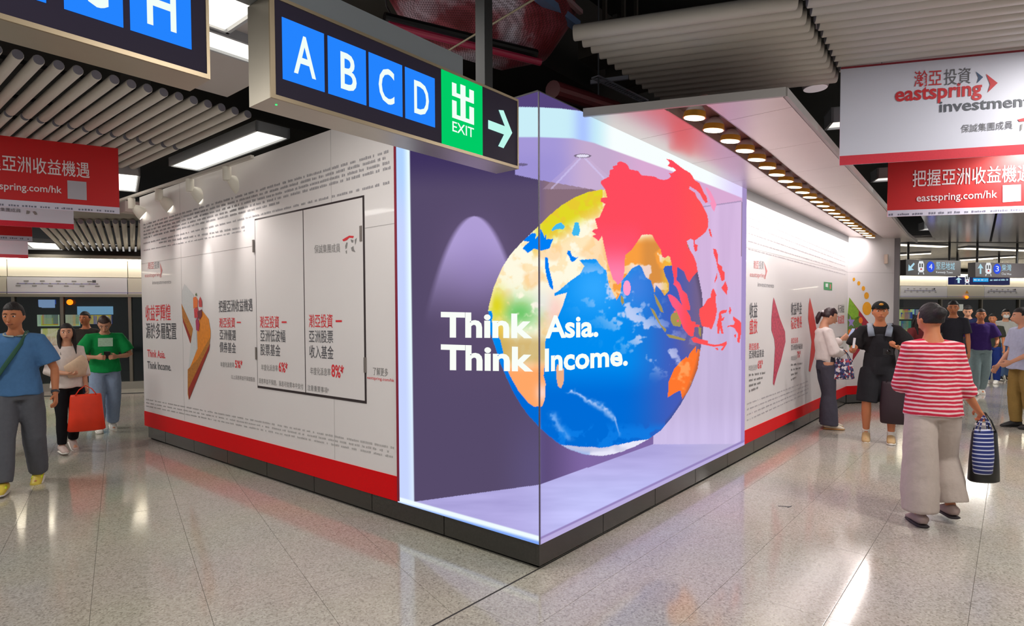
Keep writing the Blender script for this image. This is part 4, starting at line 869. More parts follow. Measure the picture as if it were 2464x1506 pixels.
def tx1(P, o, t):
    W_('瀚亞', LR, 2199, 208, 2265, 204, 34, P, t, o, .0); W_('投資', mat('logo_grey', '5c5c62', .5), 2271, 204, 2335, 199, 34, P, t, o, .0)
    W_('eastspring', LR, 2153, 244, 2362, 228, 33, P, t, o, .025, False); W_('investments', LG, 2260, 270, 2497, 254, 26, P, t, o, .015, False)
    flat('logo_arrow', [(2347, 172), (2365, 186), (2350, 201), (2354, 187)], mat('logo_navy', '3a5478', .5), t, o, P); flat('logo_arrow', [(2372, 178), (2400, 200), (2376, 223), (2382, 203)], LR, t, o, P)
    W_('保誠集團成員', mat('logo_grey', '5c5c62', .5), 2312, 319, 2436, 309, 17, P, t, o, -.002)
    flat('emblem', [(2448, 288), (2464, 284), (2480, 286), (2478, 291), (2462, 292), (2452, 293)], LR, t, o, P)
    flat('emblem_stroke', [(2455, 300), (2460, 298), (2458, 312), (2454, 316)], PGR, t, o, P)
banner('hanging_banner', 'white banner with red and grey logo lettering hanging at top right', A, A+dd*1.9, 2.58, 3.25, 'white', tx1, gBn)
A, B = Pz(2135, 522, 2.58), Pz(2464, 511, 2.58); dd = (B-A).normalized()
def tx2(P, o, t):
    W_('把握亞洲收益機遇', BT, 2195, 448, 2482, 434, 35, P, t, o, .02); W_('eastspring.com/hk', BT, 2205, 485, 2399, 475, 17, P, t, o, .01, False)
    fine_strip(P, o, t, 2138, 519, 2464, 507, 5)
    flat('pale_square', [(2412, 446), (2456, 444), (2456, 484), (2412, 487)], mat('square_grey', 'b8b4c0', .5), t, o, P)
banner('hanging_banner', 'red banner with white lettering hanging under the white banner at right', A, A+dd*2.4, 2.58, 3.258, 'red', tx2, gBn)
p3 = Pz(1, 490, 2.6); A = Pz(288, 515, 2.6); dd = Vector((-.93, .33, 0)).normalized()
def tx3(P, o, t):
    W_('把握亞洲收益機遇', BT, -72, 402, 216, 427, 35, P, t, o, .02); W_('eastspring.com/hk', BT, -46, 452, 149, 465, 17, P, t, o, .01, False)
    fine_strip(P, o, t, -40, 492, 278, 511, 5)
    flat('pale_square', [(162, 434), (208, 438), (209, 482), (163, 478)], mat('square_grey', 'b8b4c0', .5), t, o, P)
banner('hanging_banner', 'red banner with white lettering hanging at the left edge', A+dd*2.3, A, 2.6, 3.258, 'red', tx3, gBn)
A = Pz(178, 552, 2.6)
def tx4(P, o, t):
    W_('保誠集團成員', mat('logo_grey', '5c5c62', .5), -25, 506, 50, 511, 8, P, t, o, 0); flat('emblem_stroke', [(64, 506), (72, 508), (70, 514), (63, 515)], PGR, t, o, P); flat('emblem_stroke', [(78, 509), (84, 508), (90, 516), (84, 517)], PGR, t, o, P)
banner('hanging_banner', 'white banner with red strip hanging just behind the left red banner', A+dd*2.3, A, 2.6, 3.258, 'white', tx4, gBn)
A = Pz(78, 581, 2.6)
banner('hanging_banner', 'red banner third from the front on the left, mostly hidden', A+dd*2.3, A, 2.6, 3.258, 'red', lambda P, o, t: fine_strip(P, o, t, 2, 573, 72, 577, 4), gBn)
A = Pz(68, 622, 2.6)
banner('hanging_banner', 'white banner farthest back on the left above the walkers', A+dd*2.3, A, 2.6, 3.258, 'white', lambda P, o, t: None, gBn)

# ------------------------------------------------------------------ platform screen doors
DPD = Vector((.8376, -.545, 0)).normalized(); DQD = Vector((-DPD.y, DPD.x, 0))   # along the doors / away from the hall
PP = Vector((.9, 12.95, 0))
def PF(px, py, back=0.): return Pn(px, py, PP+DQD*back, DQD)
def uz(px, py, back=0.):
    p = PF(px, py, back); return (p-PP).dot(DPD), p.z
def bx(mb, u0, u1, v0, v1, z0, z1):
    P_ = lambda u, v, z: PP+DPD*u+DQD*v+Vector((0, 0, z))
    vs = [P_(u, v, z) for z in (z0, z1) for v in (v0, v1) for u in (u0, u1)]
    return mb.add(vs, [(0, 2, 3, 1), (4, 5, 7, 6), (0, 1, 5, 4), (2, 6, 7, 3), (0, 4, 6, 2), (1, 3, 7, 5)])
0 and print('psd left', uz(5, 710), uz(330, 710), uz(330, 625), uz(330, 665), uz(300, 945), 'right', uz(2140, 716), uz(2460, 718), uz(2140, 662), uz(2300, 690))
HZ0, HZ1, HZ2 = 2.03, 2.42, 2.80
CREAMP = mat('header_cream', 'cdc8bc', .4, noise_amt=.03, nscale=2); MAPP = mat('map_panel', 'd3d2dc', .35); DFRAME = mat('door_frame', '7c776c', .35, metal=.6); DGLASS = mat('door_glass', '1c2a2c', .05, alpha=.28, spec=.8)
LILAC = mat('lilac_line', '6a63a8', .5); COVE = emat('cove_light', 'fff4dc', 26.)
def door_wall(nm, label, seams, maps, posts, u0, u1):
    """seams/posts in u; maps list of (ua, ub)"""
    root = bx(MB(), u0, u1, .12, .2, HZ0, 3.0).build(nm, mat('header_core', '35332f', .6)); root['kind'] = 'structure'; root['label'] = label
    ss = [u0]+seams+[u1]
    for a, b in zip(ss[:-1], ss[1:]):
        bx(MB(), a+.008, b-.008, .04, .12, HZ1+.01, HZ2).build('cove_panel', CREAMP, root)
        ism = any(abs(a-x) < .3 for x, _ in maps)
        h_ = bx(MB(), a+.008, b-.008, .0, .12, HZ0+.03, HZ1-.004).build('header_panel', MAPP if ism else CREAMP, root)
        if ism:
            w = b-a; mb = MB(); bx(mb, a+w*.08, b-w*.25, -.003, 0, HZ0+.245, HZ0+.255); mb.build('route_line', LILAC, h_)
            mb = MB()
            for k in range(11): uu = a+w*(.09+.065*k); bx(mb, uu-.02*w/2.8, uu+.02*w/2.8, -.004, 0, HZ0+.24, HZ0+.262); bx(mb, uu-.05*w/2.8, uu+.06*w/2.8, -.003, 0, *((HZ0+.29, HZ0+.315) if k % 2 else (HZ0+.19, HZ0+.213)))
            o = mb.build('station_mark', PGR, h_); o['kind'] = 'stuff'
            bx(MB(), b-w*.30, b-w*.27, -.004, 0, HZ0+.28, HZ0+.33).build('line_badge', PDK, h_)
    bx(MB(), u0, u1, -.002, .1, HZ0+.058, HZ0+.07).build('lilac_stripe', LILAC, root)
    bx(MB(), u0, u1, -.03, .14, HZ0-.03, HZ0+.03).build('header_lip', mat('lip_olive', '8c897c', .4), root)
    bx(MB(), u0, u1, -.25, .12, HZ2, HZ2+.07).build('cove_lip', mat('lip_grey', '8e8a80', .4), root)
    bx(MB(), u0, u1, -.1, -.04, HZ2-.022, HZ2-.004).build('cove_lamp', COVE, root)
    bx(MB(), u0, u1, -.02, .14, .0, .16).build('door_sill', mat('sill_grey', '9a978e', .4, metal=.3), root)
    for a, b in zip(posts[:-1], posts[1:]):
        bx(MB(), a+.03, b-.03, .05, .06, .16, HZ0-.03).build('glass_pane', DGLASS, root)
    for p in posts: bx(MB(), p-.03, p+.03, .0, .1, .16, HZ0-.03).build('door_post', DFRAME, root)
    return root
sl = [uz(16, 690)[0], uz(307, 690)[0]]
door_wall('wall_platform_left', 'left stretch of the platform screen door wall', sl, [(sl[0], sl[1])], [sl[0]-2.4, sl[0]-1.2, sl[0]+.1, uz(150, 800)[0], sl[1]+.03, sl[1]+.9, sl[1]+2.1], sl[0]-5, sl[1]+5)
sr = [uz(x, 690)[0] for x in (2167, 2280, 2369)]; sr += [sr[-1]+(sr[1]-sr[0]), sr[-1]+2*(sr[1]-sr[0])]
door_wall('wall_platform_right', 'right stretch of the platform screen door wall', sr, [(sr[0], 0), (sr[2], 0)], [sr[0]-2.2, sr[0]-.1, uz(2160, 800)[0], uz(2265, 800)[0], uz(2362, 800)[0], uz(2452, 800)[0], uz(2452, 800)[0]+1.5], sr[0]-6, sr[-1]+5)
# track side beyond the glass: dark wall with lit advertising boxes
tw = bx(MB(), -12, 50, 5.0, 5.3, -1.2, 3.2).build('wall_track_side', mat('track_dark', '15191b', .8)); tw['kind'] = 'structure'; tw['label'] = 'dark track side wall beyond the glass doors'
TR = mat('train_side', '4a3436', .3, metal=.3)
def lit(pts, a, b, nm, label, s=.8, cells=True, seed=1):
    """abstract lit advertising box seen through the doors"""
    r = random.Random(seed); x0, y0, x1, y1 = pts; p0 = uz(x0, y1, 4.9); p1 = uz(x1, y0, 4.9)
    t = thing(nm, label, 'light box', 'lit advertising boxes beyond the track')
    bx(MB(), p0[0], p1[0], 4.9, 4.98, p0[1], p1[1]).build('lit_face', emat('lit_'+a, a, s), t)
    if cells:
        for k in range(7):
            u = r.uniform(p0[0], p1[0]-.3); z = r.uniform(p0[1], p1[1]-.25); c = r.choice(b)
            bx(MB(), u, min(u+r.uniform(.2, .6), p1[0]), 4.885, 4.9, z, min(z+r.uniform(.15, .5), p1[1])).build('picture_patch', emat('lit_'+c, c, s), t)
pal = ['b8c83a', 'c04a30', 'e8e0c0', '3a8a70', '2848a0', 'd8a860', 'a8c8b0']
lit((90, 757, 140, 785), 'b8d8b8', pal, 'advert_box', 'lit pale green advertisement behind the blue shirted walker', seed=2)
lit((150, 757, 190, 785), 'a8d0c8', pal, 'advert_box', 'lit advertisement between the blue shirted walker and the bag carrier', seed=3)
lit((186, 737, 270, 757), '8cc8f0', [], 'advert_box', 'pale blue lit strip above the green shirted person', cells=False)
lit((100, 790, 145, 850), 'a8c8a8', pal, 'advert_box', 'lower lit advertisement left of the long haired walker', seed=4)
lit((195, 758, 268, 780), '2a3c80', ['e0d040', '3858c0', 'd0b030'], 'advert_box', 'dark blue and yellow advertisement above the green shirt', .7, seed=5)
lit((92, 721, 132, 732), '2850b0', ['9ac0f0'], 'advert_box', 'small blue lit sign under the left header', seed=6)
lit((2166, 744, 2195, 768), 'c8d890', pal, 'advert_box', 'lit advertisement left of the maroon top woman', seed=7)
lit((2166, 772, 2192, 800), 'a8c890', pal, 'advert_box', 'lower lit advertisement beside the capped man', seed=8)
lit((2198, 744, 2218, 756), 'a8e0c0', pal, 'advert_box', 'small green lit advertisement above the maroon top woman', seed=9)
lit((2297, 732, 2318, 748), 'e0e0d0', [], 'advert_box', 'small white lit panel above the crowd', cells=False)
lit((2206, 726, 2232, 732), '2a9a58', [], 'advert_box', 'tiny green lit sign through the right doors', .6, cells=False)
a = uz(2163, 720, 4.2); b = uz(2262, 740, 4.2)
o = bx(MB(), a[0], b[0]+.2, 4.0, 4.3, b[1], a[1]+.2).build('train_body', TR); tag(o, 'dull red train roof line seen through the right doors', 'train')
lp_ = PF(168, 727, -.02); o = MB().ball(lp_, .06, 14, 8).build('door_lamp', emat('orange_lamp', 'ff6a10', 3.), smooth=2); tag(o, 'glowing orange door lamp under the left header', 'lamp')
lp_ = PF(2326, 715, -.04); o = MB().ball(lp_, .05, 14, 8).build('door_lamp', emat('orange_lamp', 'ff6a10', 3.), smooth=2); tag(o, 'glowing orange door lamp under the right header', 'lamp')
o = flat('warning_triangle', [(2322, 706), (2326, 698), (2331, 706)], mat('warn_yellow', 'd8981c', .5), None, -DQD*.006, lambda x, y: PF(x, y)); tag(o, 'small yellow warning triangle above the right orange lamp', 'sign')
# platform edge strips on the floor
mb = MB(); bx(mb, -12, 16, -.95, -.83, 0, .004); o = mb.build('platform_strip', mat('strip_black', '22242a', .5)); tag(o, 'dark strip across the floor in front of the left platform doors', 'floor strip')
mb = MB(); bx(mb, 16.2, 45, -1.2, -1.05, 0, .004); o = mb.build('platform_strip', mat('strip_navy', '3a4258', .5)); tag(o, 'dark blue strip across the floor in front of the right platform doors', 'floor strip')

# right rear ceiling: reflective metal panels, glowing strips for reflections
MPAN = mat('metal_ceiling', 'bdb8b6', .16, metal=.75); HP = 2.95
def cpanel(pts, m, nm, label, th=.04, h=HP):
    o = MB().prism([Pz(x, y, h) for x, y in pts], (0, 0, th)).build(nm, m); return tag(o, label, 'ceiling panel', 'metal ceiling panels at the right rear')
cpanel([(2212, 512), (2397, 503), (2380, 582), (2250, 582)], MPAN, 'ceiling_panel', 'shiny metal ceiling panel left of the dark joint at right rear')
cpanel([(2403, 503), (2600, 490), (2560, 583), (2386, 582)], MPAN, 'ceiling_panel', 'shiny metal ceiling panel right of the dark joint at right rear')
cpanel([(2120, 573), (2250, 571), (2254, 582), (2120, 582)], MPAN, 'ceiling_panel', 'narrow metal ceiling panel past the canopy end')
cpanel([(2110, 584), (2600, 585), (2800, 622), (2100, 622)], mat('metal_ceiling_dark', '8f8c88', .25, metal=.6), 'ceiling_panel', 'grey metal ceiling panel above the direction signs')
cpanel([(2100, 623), (2800, 623), (2900, 652), (2080, 655)], mat('metal_ceiling_dark', '8f8c88', .25, metal=.6), 'ceiling_panel', 'farthest grey ceiling strip before the platform doors')
def glow_strip(x0, y0, x1, y1, label):  # glowing bars stand in for bright strips taken as ceiling reflections
    a, b = Pz(x0, y0, HP-.04), Pz(x1, y1, HP-.04); t = thing('reflection_strip', label, 'ceiling lamp', 'slim glowing reflection strips at the right rear')
    MB().bar(a+Vector((0, 0, .02)), b+Vector((0, 0, .02)), .22, .03).build('housing', GREYM, t); MB().bar(a, b, .17, .012).build('diffuser', emat('strip_glow', 'fff2dc', 2.4), t)
glow_strip(2110, 587, 2272, 594, 'slim glowing reflection strip nearest behind the canopy end'); glow_strip(2315, 598, 2520, 605, 'slim glowing reflection strip above the right direction sign')
glow_strip(2100, 617, 2240, 610, 'slim glowing reflection strip above the left direction sign'); glow_strip(2312, 626, 2442, 618, 'slim glowing reflection strip just over the Chai Wan sign'); glow_strip(2090, 638, 2170, 637, 'slim glowing reflection strip beside the left direction sign end')
# hanging direction signs at right rear
def dirsign(name, label, x0, x1, y0, y1, dist, body, edge=True):
    p0 = CPOS+ray(x0, y1)*(dist/CF); n = -DQD
    Pq = lambda x, y: Pn(x, y, p0, DQD)
    t = thing(name, label, 'sign', 'hanging platform direction signs'); c = [Pq(x0, y1), Pq(x1, y1), Pq(x1, y0), Pq(x0, y0)]
    z0 = c[0].z; z1 = c[3].z; c[1].z = z0; c[2].z = z1
    MB().prism(c, DQD*.14).build('sign_body', body, t)
    for f in (.1, .85):
        q = c[3].lerp(c[2], f)+DQD*.07; MB().tube(q, q+Vector((0, 0, 2.95-z1)), .02, 8).build('hanger', mat('hanger_black', '18191b', .5), t)
    return t, Pq, n*.003
SGY = mat('dir_sign_grey', '4a4648', .4); SNV = mat('dir_sign_navy', '141c48', .4, emit='141c60', es=.4)
CY = emat('dir_text', 'b8e4f4', .9); CB = emat('dir_blue', '3a5cf0', .9); CWH = emat('dir_white', 'f2f6fa', .9); CDK = mat('dir_dark', '23242a', .5); CR_ = emat('dir_red', 'c83a3a', .8)
def train_icon(P, o, t, x, y, s):
    o = Vector(o); w = 9*s; h = 15*s
    ic = flat('train_icon', [(x-w*.8, y-h*.5), (x-w*.5, y-h), (x+w*.5, y-h), (x+w*.8, y-h*.5), (x+w*.8, y+h*.55), (x+w*.4, y+h*.8), (x-w*.4, y+h*.8), (x-w*.8, y+h*.55)], CWH, t, o, P)
    flat('window', [(x-w*.5, y-h*.6), (x-w*.12, y-h*.6), (x-w*.12, y), (x-w*.5, y)], CDK, ic, o*1.3, P); flat('window', [(x+w*.12, y-h*.6), (x+w*.5, y-h*.6), (x+w*.5, y), (x+w*.12, y)], CDK, ic, o*1.3, P)
    flat('red_dot', disc((x, y+h*.3), w*.25, h*.14, 10), CR_, ic, o*1.4, P)
    for sx in (-1, 1): flat('rail_foot', [(x+sx*w*.5, y+h*.8), (x+sx*w*.7, y+h*.8), (x+sx*w*.8, y+h*1.15), (x+sx*w*.6, y+h*1.15)], CWH, ic, o, P)
t, P, o = dirsign('platform_sign', 'grey hanging sign with down left arrow and Kennedy Town lettering', 2180, 2312, 624, 662, 11.5, SGY)
flat('arrow', [(2198, 632), (2201, 635), (2193, 645), (2199, 649), (2185, 652), (2186, 636), (2190, 641)], CY, t, o, P); train_icon(P, o, t, 2216, 643, 1.)
b = flat('number_disc', disc((2239, 642), 9.5, 13, 20), CB, t, o, P); wall_text('4', CWH, 2235, 648, 2243, 648, 13, P, b, o*1.4, 0, False); wall_text('堅尼地城', CY, 2252, 647, 2297, 649, 16, P, t, o, .0, True); wall_text('Kennedy Town', CWH, 2252, 657, 2292, 658, 5, P, t, o, 0, False)
t, P, o = dirsign('platform_sign', 'grey hanging sign with up arrow and Chai Wan lettering', 2347, 2475, 631, 666, 11.8, SGY)
flat('arrow', [(2359, 634), (2366, 646), (2361, 645), (2361, 659), (2357, 659), (2357, 645), (2352, 646)], CY, t, o, P); train_icon(P, o, t, 2378, 647, 1.)
b = flat('number_disc', disc((2399, 647), 9, 12.5, 20), CB, t, o, P); wall_text('3', CWH, 2395, 653, 2403, 653, 13, P, b, o*1.4, 0, False); wall_text('柴灣', CY, 2410, 651, 2433, 651, 14, P, t, o, .0, True); wall_text('Chai Wan', CWH, 2410, 661, 2433, 662, 5, P, t, o, 0, False)
t, P, o = dirsign('platform_sign', 'navy lit hanging sign with white arrow and pale blue tile', 2296, 2430, 666, 684, 14, SNV)
flat('arrow', [(2306, 667), (2314, 673), (2309, 673), (2309, 681), (2304, 681), (2304, 673), (2299, 673)], CY, t, o, P); train_icon(P, o, t, 2327, 672, .75)
b = flat('blue_tile', [(2341, 669), (2378, 669), (2378, 678), (2341, 678)], emat('tile_sky', '28a8f0', .9), t, o, P)
fine_rows(P, o*1.4, [(2343, 675, 2376, 675, 3.5)], CWH, b, 'tile_text'); fine_rows(P, o, [(2382, 676, 2426, 675, 4.5)], CY, t, 'sign_text')

# ------------------------------------------------------------------ people
def remesh(mb, vox, smooth=3, name='body'):
    me = mb.mesh('tmp'); o = bpy.data.objects.new('tmp', me); COL.objects.link(o)
    m = o.modifiers.new('r', 'REMESH'); m.mode = 'VOXEL'; m.voxel_size = vox; m.use_smooth_shade = True
    if smooth: s = o.modifiers.new('s', 'SMOOTH'); s.iterations = smooth; s.factor = .5
    r = bpy.data.meshes.new_from_object(o.evaluated_get(bpy.context.evaluated_depsgraph_get())); r.name = name
    bpy.data.objects.remove(o); bpy.data.meshes.remove(me); r.polygons.foreach_set('use_smooth', [True]*len(r.polygons)); return r
def wrinkle(me, amp, sc=14., seed=0):
    n = len(me.vertices); co = np.empty(n*3, np.float32); me.vertices.foreach_get('co', co); co = co.reshape(-1, 3)
    no = np.empty(n*3, np.float32); me.vertex_normals.foreach_get('vector', no); no = no.reshape(-1, 3)
    a = vnoise(co[:, 0]+co[:, 1]*.7+5, co[:, 2]*.8+co[:, 1]+5, sc, seed, 3)-.5
    co = co+no*(a*amp)[:, None]; me.vertices.foreach_set('co', co.ravel()); me.update()
V = Vector
def dirv(az, el):
    """az: 0 = forward (+y), +90 = the person's right (+x); el: -90 = straight down"""
    a = math.radians(az); e = math.radians(el); return V((math.sin(a)*math.cos(e), math.cos(a)*math.cos(e), math.sin(e)))
def wallpt(px, py, dist): return CPOS+ray(px, py)*(dist/CF)
SKIN = mat('skin_light', 'd39a7c', .5, noise_amt=.06, nscale=12, spec=.35); SKIN2 = mat('skin_tan', 'c07a54', .5, noise_amt=.06, nscale=12, spec=.35)
EYEW = mat('eye_white', 'e4dedb', .3); EYED = mat('eye_dark', '1c1412', .2); LIP = mat('lip', 'a4564c', .5); BROW = mat('brow', '1e1614', .8); HAIRM = mat('hair_black', '171214', .65, noise_amt=.4, nscale=90, bump=.4); HAIR2 = mat('hair_brown', '3a2620', .5, noise_amt=.3, nscale=90, bump=.4)
def person(label, foot, H, faceyaw, pose, dress, vox=.009, skin=None, hair='short', hairm=None, group=None, dz=0.):
    """foot: floor point under the pelvis; faceyaw: world angle of the facing direction; pose, dress: dicts"""
    skin = skin or SKIN; hairm = hairm or HAIRM; k = H
    t = thing('person', label, 'person', group, (foot.x, foot.y, 0), faceyaw-PI/2)
    lean = V(pose.get('lean', (0, .0, 0)))*k; fem = dress.get('fem', False); bulk = dress.get('bulk', 1.)
    # legs
    J = {}; legs = pose.get('legs', {}); hipw = .048*k*bulk
    for s, sg in (('R', 1), ('L', -1)):
        th, sh = legs.get(s, ((0, -90), (180, -88))); J['hip'+s] = V((sg*hipw, 0, 0)); J['kn'+s] = J['hip'+s]+dirv(*th)*.245*k+V((sg*.004*k, 0, 0)); J['an'+s] = J['kn'+s]+dirv(*sh)*.235*k
    low = min(J['anR'].z-.045*k-.03*k*(legs.get('toeR', 0) > 20), J['anL'].z-.045*k-.03*k*(legs.get('toeL', 0) > 20))
    base = V((0, 0, -low+dz))
    for q in J: J[q] = J[q]+base
    pel = base+V((0, 0, .02*k)); ch = pel+V((0, 0, .185*k))+lean*.7; nb = pel+V((0, 0, .285*k))+lean; nk = nb+V((0, .006*k, .036*k))+lean*.15
    hy, hp = pose.get('head', (0, 0)); HR = Matrix.Rotation(math.radians(-hy), 3, 'Z')@Matrix.Rotation(math.radians(hp), 3, 'X'); hc = nk+V((0, .012*k, 0))+HR@V((0, .006*k, .064*k))
    sw = (.082 if fem else .096)*k*bulk; tw_ = pose.get('twist', 0.)
    for s, sg in (('R', 1), ('L', -1)):
        ua, fa = pose.get('arm'+s, ((90*sg, -82), (30*sg, -80))); J['sh'+s] = nb+V((sg*sw, 0, -.030*k)); J['el'+s] = J['sh'+s]+dirv(*ua)*.168*k; J['wr'+s] = J['el'+s]+dirv(*fa)*.145*k
    b = MB()
    # trunk
    cs = [(pel-V((0, 0, .045*k)), (.062, .045)), (pel, (.082, .056)), (pel+V((0, 0, .06*k))+lean*.2, (.072 if not fem else .068, .05)), (pel+V((0, 0, .12*k))+lean*.45, (.068 if not fem else .058, .047)), (ch, (.083 if not fem else .07, .056)), (nb-V((0, 0, .035*k)), (.084 if not fem else .072, .045)), (nb-V((0, 0, .006*k)), (.048, .036)), (nk, (.030, .032)), (hc-HR@V((0, .01*k, .03*k)), (.030, .034))]
    b.loft([c for c, _ in cs], [(r[0]*k*bulk if i < 6 else r[0]*k, r[1]*k*(bulk if i < 6 else 1)) for i, (_, r) in enumerate(cs)], 20)
    for s, sg in (('R', 1), ('L', -1)):
        b.loft([J['hip'+s]+V((0, 0, .03*k)), J['hip'+s]-(J['hip'+s]-J['kn'+s])*.3, J['kn'+s], J['kn'+s].lerp(J['an'+s], .35), J['an'+s]], [.046*k*bulk, .044*k*bulk, .030*k, .031*k, .019*k], 14)
        f = dirv(legs.get('yaw'+s, 0), -legs.get('toe'+s, 0)); J['ft'+s] = f
        b.loft([J['an'+s]+V((0, 0, .01*k)), J['an'+s]-V((0, 0, .02*k))+f*.02*k, J['an'+s]-V((0, 0, .03*k))+f*.08*k], [.022*k, .022*k, .018*k], 10)
        b.loft([nb+V((sg*.03*k, 0, -.012*k)), J['sh'+s], J['sh'+s].lerp(J['el'+s], .4), J['el'+s], J['el'+s].lerp(J['wr'+s], .3), J['wr'+s]], [.026*k, .030*k*bulk, .025*k, .020*k, .021*k, .0145*k], 12)
        # hand
        d = (J['wr'+s]-J['el'+s]).normalized(); side = V(pose.get('palm'+s, (0, 1, 0))); side = (side-d*side.dot(d)); side = side.normalized() if side.length > .1 else V((0, 0, 1)); nm = d.cross(side)*(1 if s == 'L' else -1)
        w0 = J['wr'+s]; b.loft([w0-d*.01*k, w0+d*.02*k, w0+d*.05*k, w0+d*.058*k], [(.014*k, .012*k), (.021*k, .011*k), (.023*k, .010*k), (.020*k, .008*k)], 12, xdir=side)
        cu = pose.get('curl'+s, .5)
        for i, (o_, L) in enumerate(((.018, .036), (.006, .041), (-.006, .039), (-.018, .031))):
            p0 = w0+d*.05*k+side*o_*k; a1 = cu*.6; d1 = d*math.cos(a1)+nm*math.sin(a1)+side*o_*2.5; d2 = d*math.cos(cu*1.7)+nm*math.sin(cu*1.7)+side*o_*2
            b.loft([p0, p0+d1*L*.5*k, p0+d1*L*.5*k+d2*L*.5*k], [.0056*k, .0054*k, .0045*k], 8)
        p0 = w0+d*.018*k+side*.018*k; td = (d*.7+side*.6+nm*.45).normalized(); b.loft([p0, p0+td*.022*k, p0+td*.022*k+(d*.9+nm*.4).normalized()*.018*k], [.0068*k, .0062*k, .005*k], 8)
        J['pm'+s] = w0+d*.06*k+nm*.012*k; J['d'+s] = d
    # head
    def hf(q):
        x, y, z = q
        if z < 0: x *= 1-.38*(-z)**1.6; y = y*(1-.12*(-z)) + (.10*(-z) if y > 0 else 0)
        if y < 0 and z < -.3: y *= .82
        if y > .5 and -.1 < z < .25: y *= .965
        return V((x, y, z))
    b.ball(hc, (.0455*k, .056*k, .067*k), 28, 20, mtx=HR, fn=hf)
    hp_ = lambda x, y, z: hc+HR@V((x*k, y*k, z*k))
    b.loft([hp_(0, .050, .012), hp_(0, .060, -.010), hp_(0, .0655, -.019), hp_(0, .054, -.024)], [.005*k, .0065*k, .0088*k, .006*k], 10)
    for sg in (-1, 1): b.loft([hp_(sg*.042, -.004, .012), hp_(sg*.047, -.008, -.002), hp_(sg*.043, -.003, -.018)], [(.004*k, .008*k), (.006*k, .012*k), (.004*k, .007*k)], 8, xdir=(1, 0, 0))
    b.loft([hp_(-.018, .048, -.036), hp_(0, .0555, -.037), hp_(.018, .048, -.036)], [.004*k, .0058*k, .004*k], 8)
    me = remesh(b, vox, 2, 'body'); me.materials.append(skin); link('body', me, t)
    # face pieces
    if dress.get('face', True):
        mb = MB(); mb2 = MB(); mb3 = MB()
        for sg in (-1, 1):
            mb.ball(hp_(sg*.0175, .0478, .004), (.0085*k, .004*k, .0042*k), 12, 8, mtx=HR); mb2.ball(hp_(sg*.0175, .0508, .004), (.0042*k, .0024*k, .004*k), 10, 6, mtx=HR)
            mb3.loft([hp_(sg*.008, .0535, .0155), hp_(sg*.018, .0525, .0185), hp_(sg*.029, .0465, .0155)], [.0018*k, .0022*k, .0014*k], 6)
        mb.build('eye_white', EYEW, t, 2); mb2.build('iris', EYED, t, 2); mb3.build('eyebrow', BROW, t, 2)
        MB().loft([hp_(-.013, .0525, -.036), hp_(0, .0605, -.0355), hp_(.013, .0525, -.036)], [.0016*k, .0032*k, .0016*k], 8).build('lips', LIP, t, 2)
    # hair
    if hair:
        hb = MB()
        low_ = {'short': -.25, 'long': -.7, 'bun': -.35, 'pony': -.35, 'capped': -.2}[hair]
        def hfn(q):
            x, y, z = q; q = hf(q)
            face = (y > .30 and z < .50) or (z < low_) or (y > -.02 and z < -.05 and hair != 'long') or (y > .12 and z < .1 and hair == 'long')
            r = .86 if face else (1.07+.05*max(0, z))
            return V((q.x*r, q.y*r, q.z*(r if z > 0 else (.9 if face else 1.05))))
        hb.ball(hc+HR@V((0, -.004*k, .004*k)), (.0455*k, .056*k, .067*k), 32, 24, mtx=HR, fn=hfn)
        if hair == 'bun': hb.ball(hp_(0, -.06, .03), (.026*k, .026*k, .026*k), 14, 10)
        if hair == 'pony': hb.loft([hp_(0, -.052, .012), hp_(0, -.078, .002), hp_(0, -.082, -.04), hp_(0, -.07, -.09)], [.012*k, .02*k, .022*k, .008*k], 12)
        if hair == 'long':
            hb.loft([hp_(0, -.03, .03), hp_(0, -.045, -.03), nk+V((0, -.045*k, 0)), nb+V((0, -.06*k, -.07*k))], [(.046*k, .03*k), (.052*k, .028*k), (.05*k, .024*k), (.035*k, .012*k)], 16)
            for sg in (-1, 1): hb.loft([hp_(sg*.038, .006, .03), hp_(sg*.050, -.002, -.02), hp_(sg*.05, .0, -.07), nb+V((sg*.05*k, .045*k, -.07*k))], [(.016*k, .02*k), (.014*k, .024*k), (.014*k, .02*k), (.006*k, .01*k)], 10)
        hm = remesh(hb, max(.007, vox*.8), 2, 'hair'); wrinkle(hm, .006, 60, 3); hm.materials.append(hairm); link('hair', hm, t)
    # clothes
    def top(nm, m, hem=-.02, sl='short', infl=.009, flare=.0, sleevew=1., neck=0.0, nob=False):
        c = MB(); i_ = infl*k
        h0 = pel+V((0, 0, hem*k))
        rr = [(h0, (.088+flare, .060+flare)), (pel+V((0, 0, .035*k))+lean*.15, (.083+flare*.7, .056+flare*.7)), (pel+V((0, 0, .10*k))+lean*.4, (.074+flare*.4, .052+flare*.4)), (ch, (.085 if not fem else .074, .060)), (nb-V((0, 0, .03*k)), (.084 if not fem else .073, .047)), (nb-V((0, 0, .002*k)), (.048+neck, .037+neck))]
        c.loft([p for p, _ in rr], [((r[0]*k+i_)*bulk, (r[1]*k+i_)*bulk) for _, r in rr], 22)
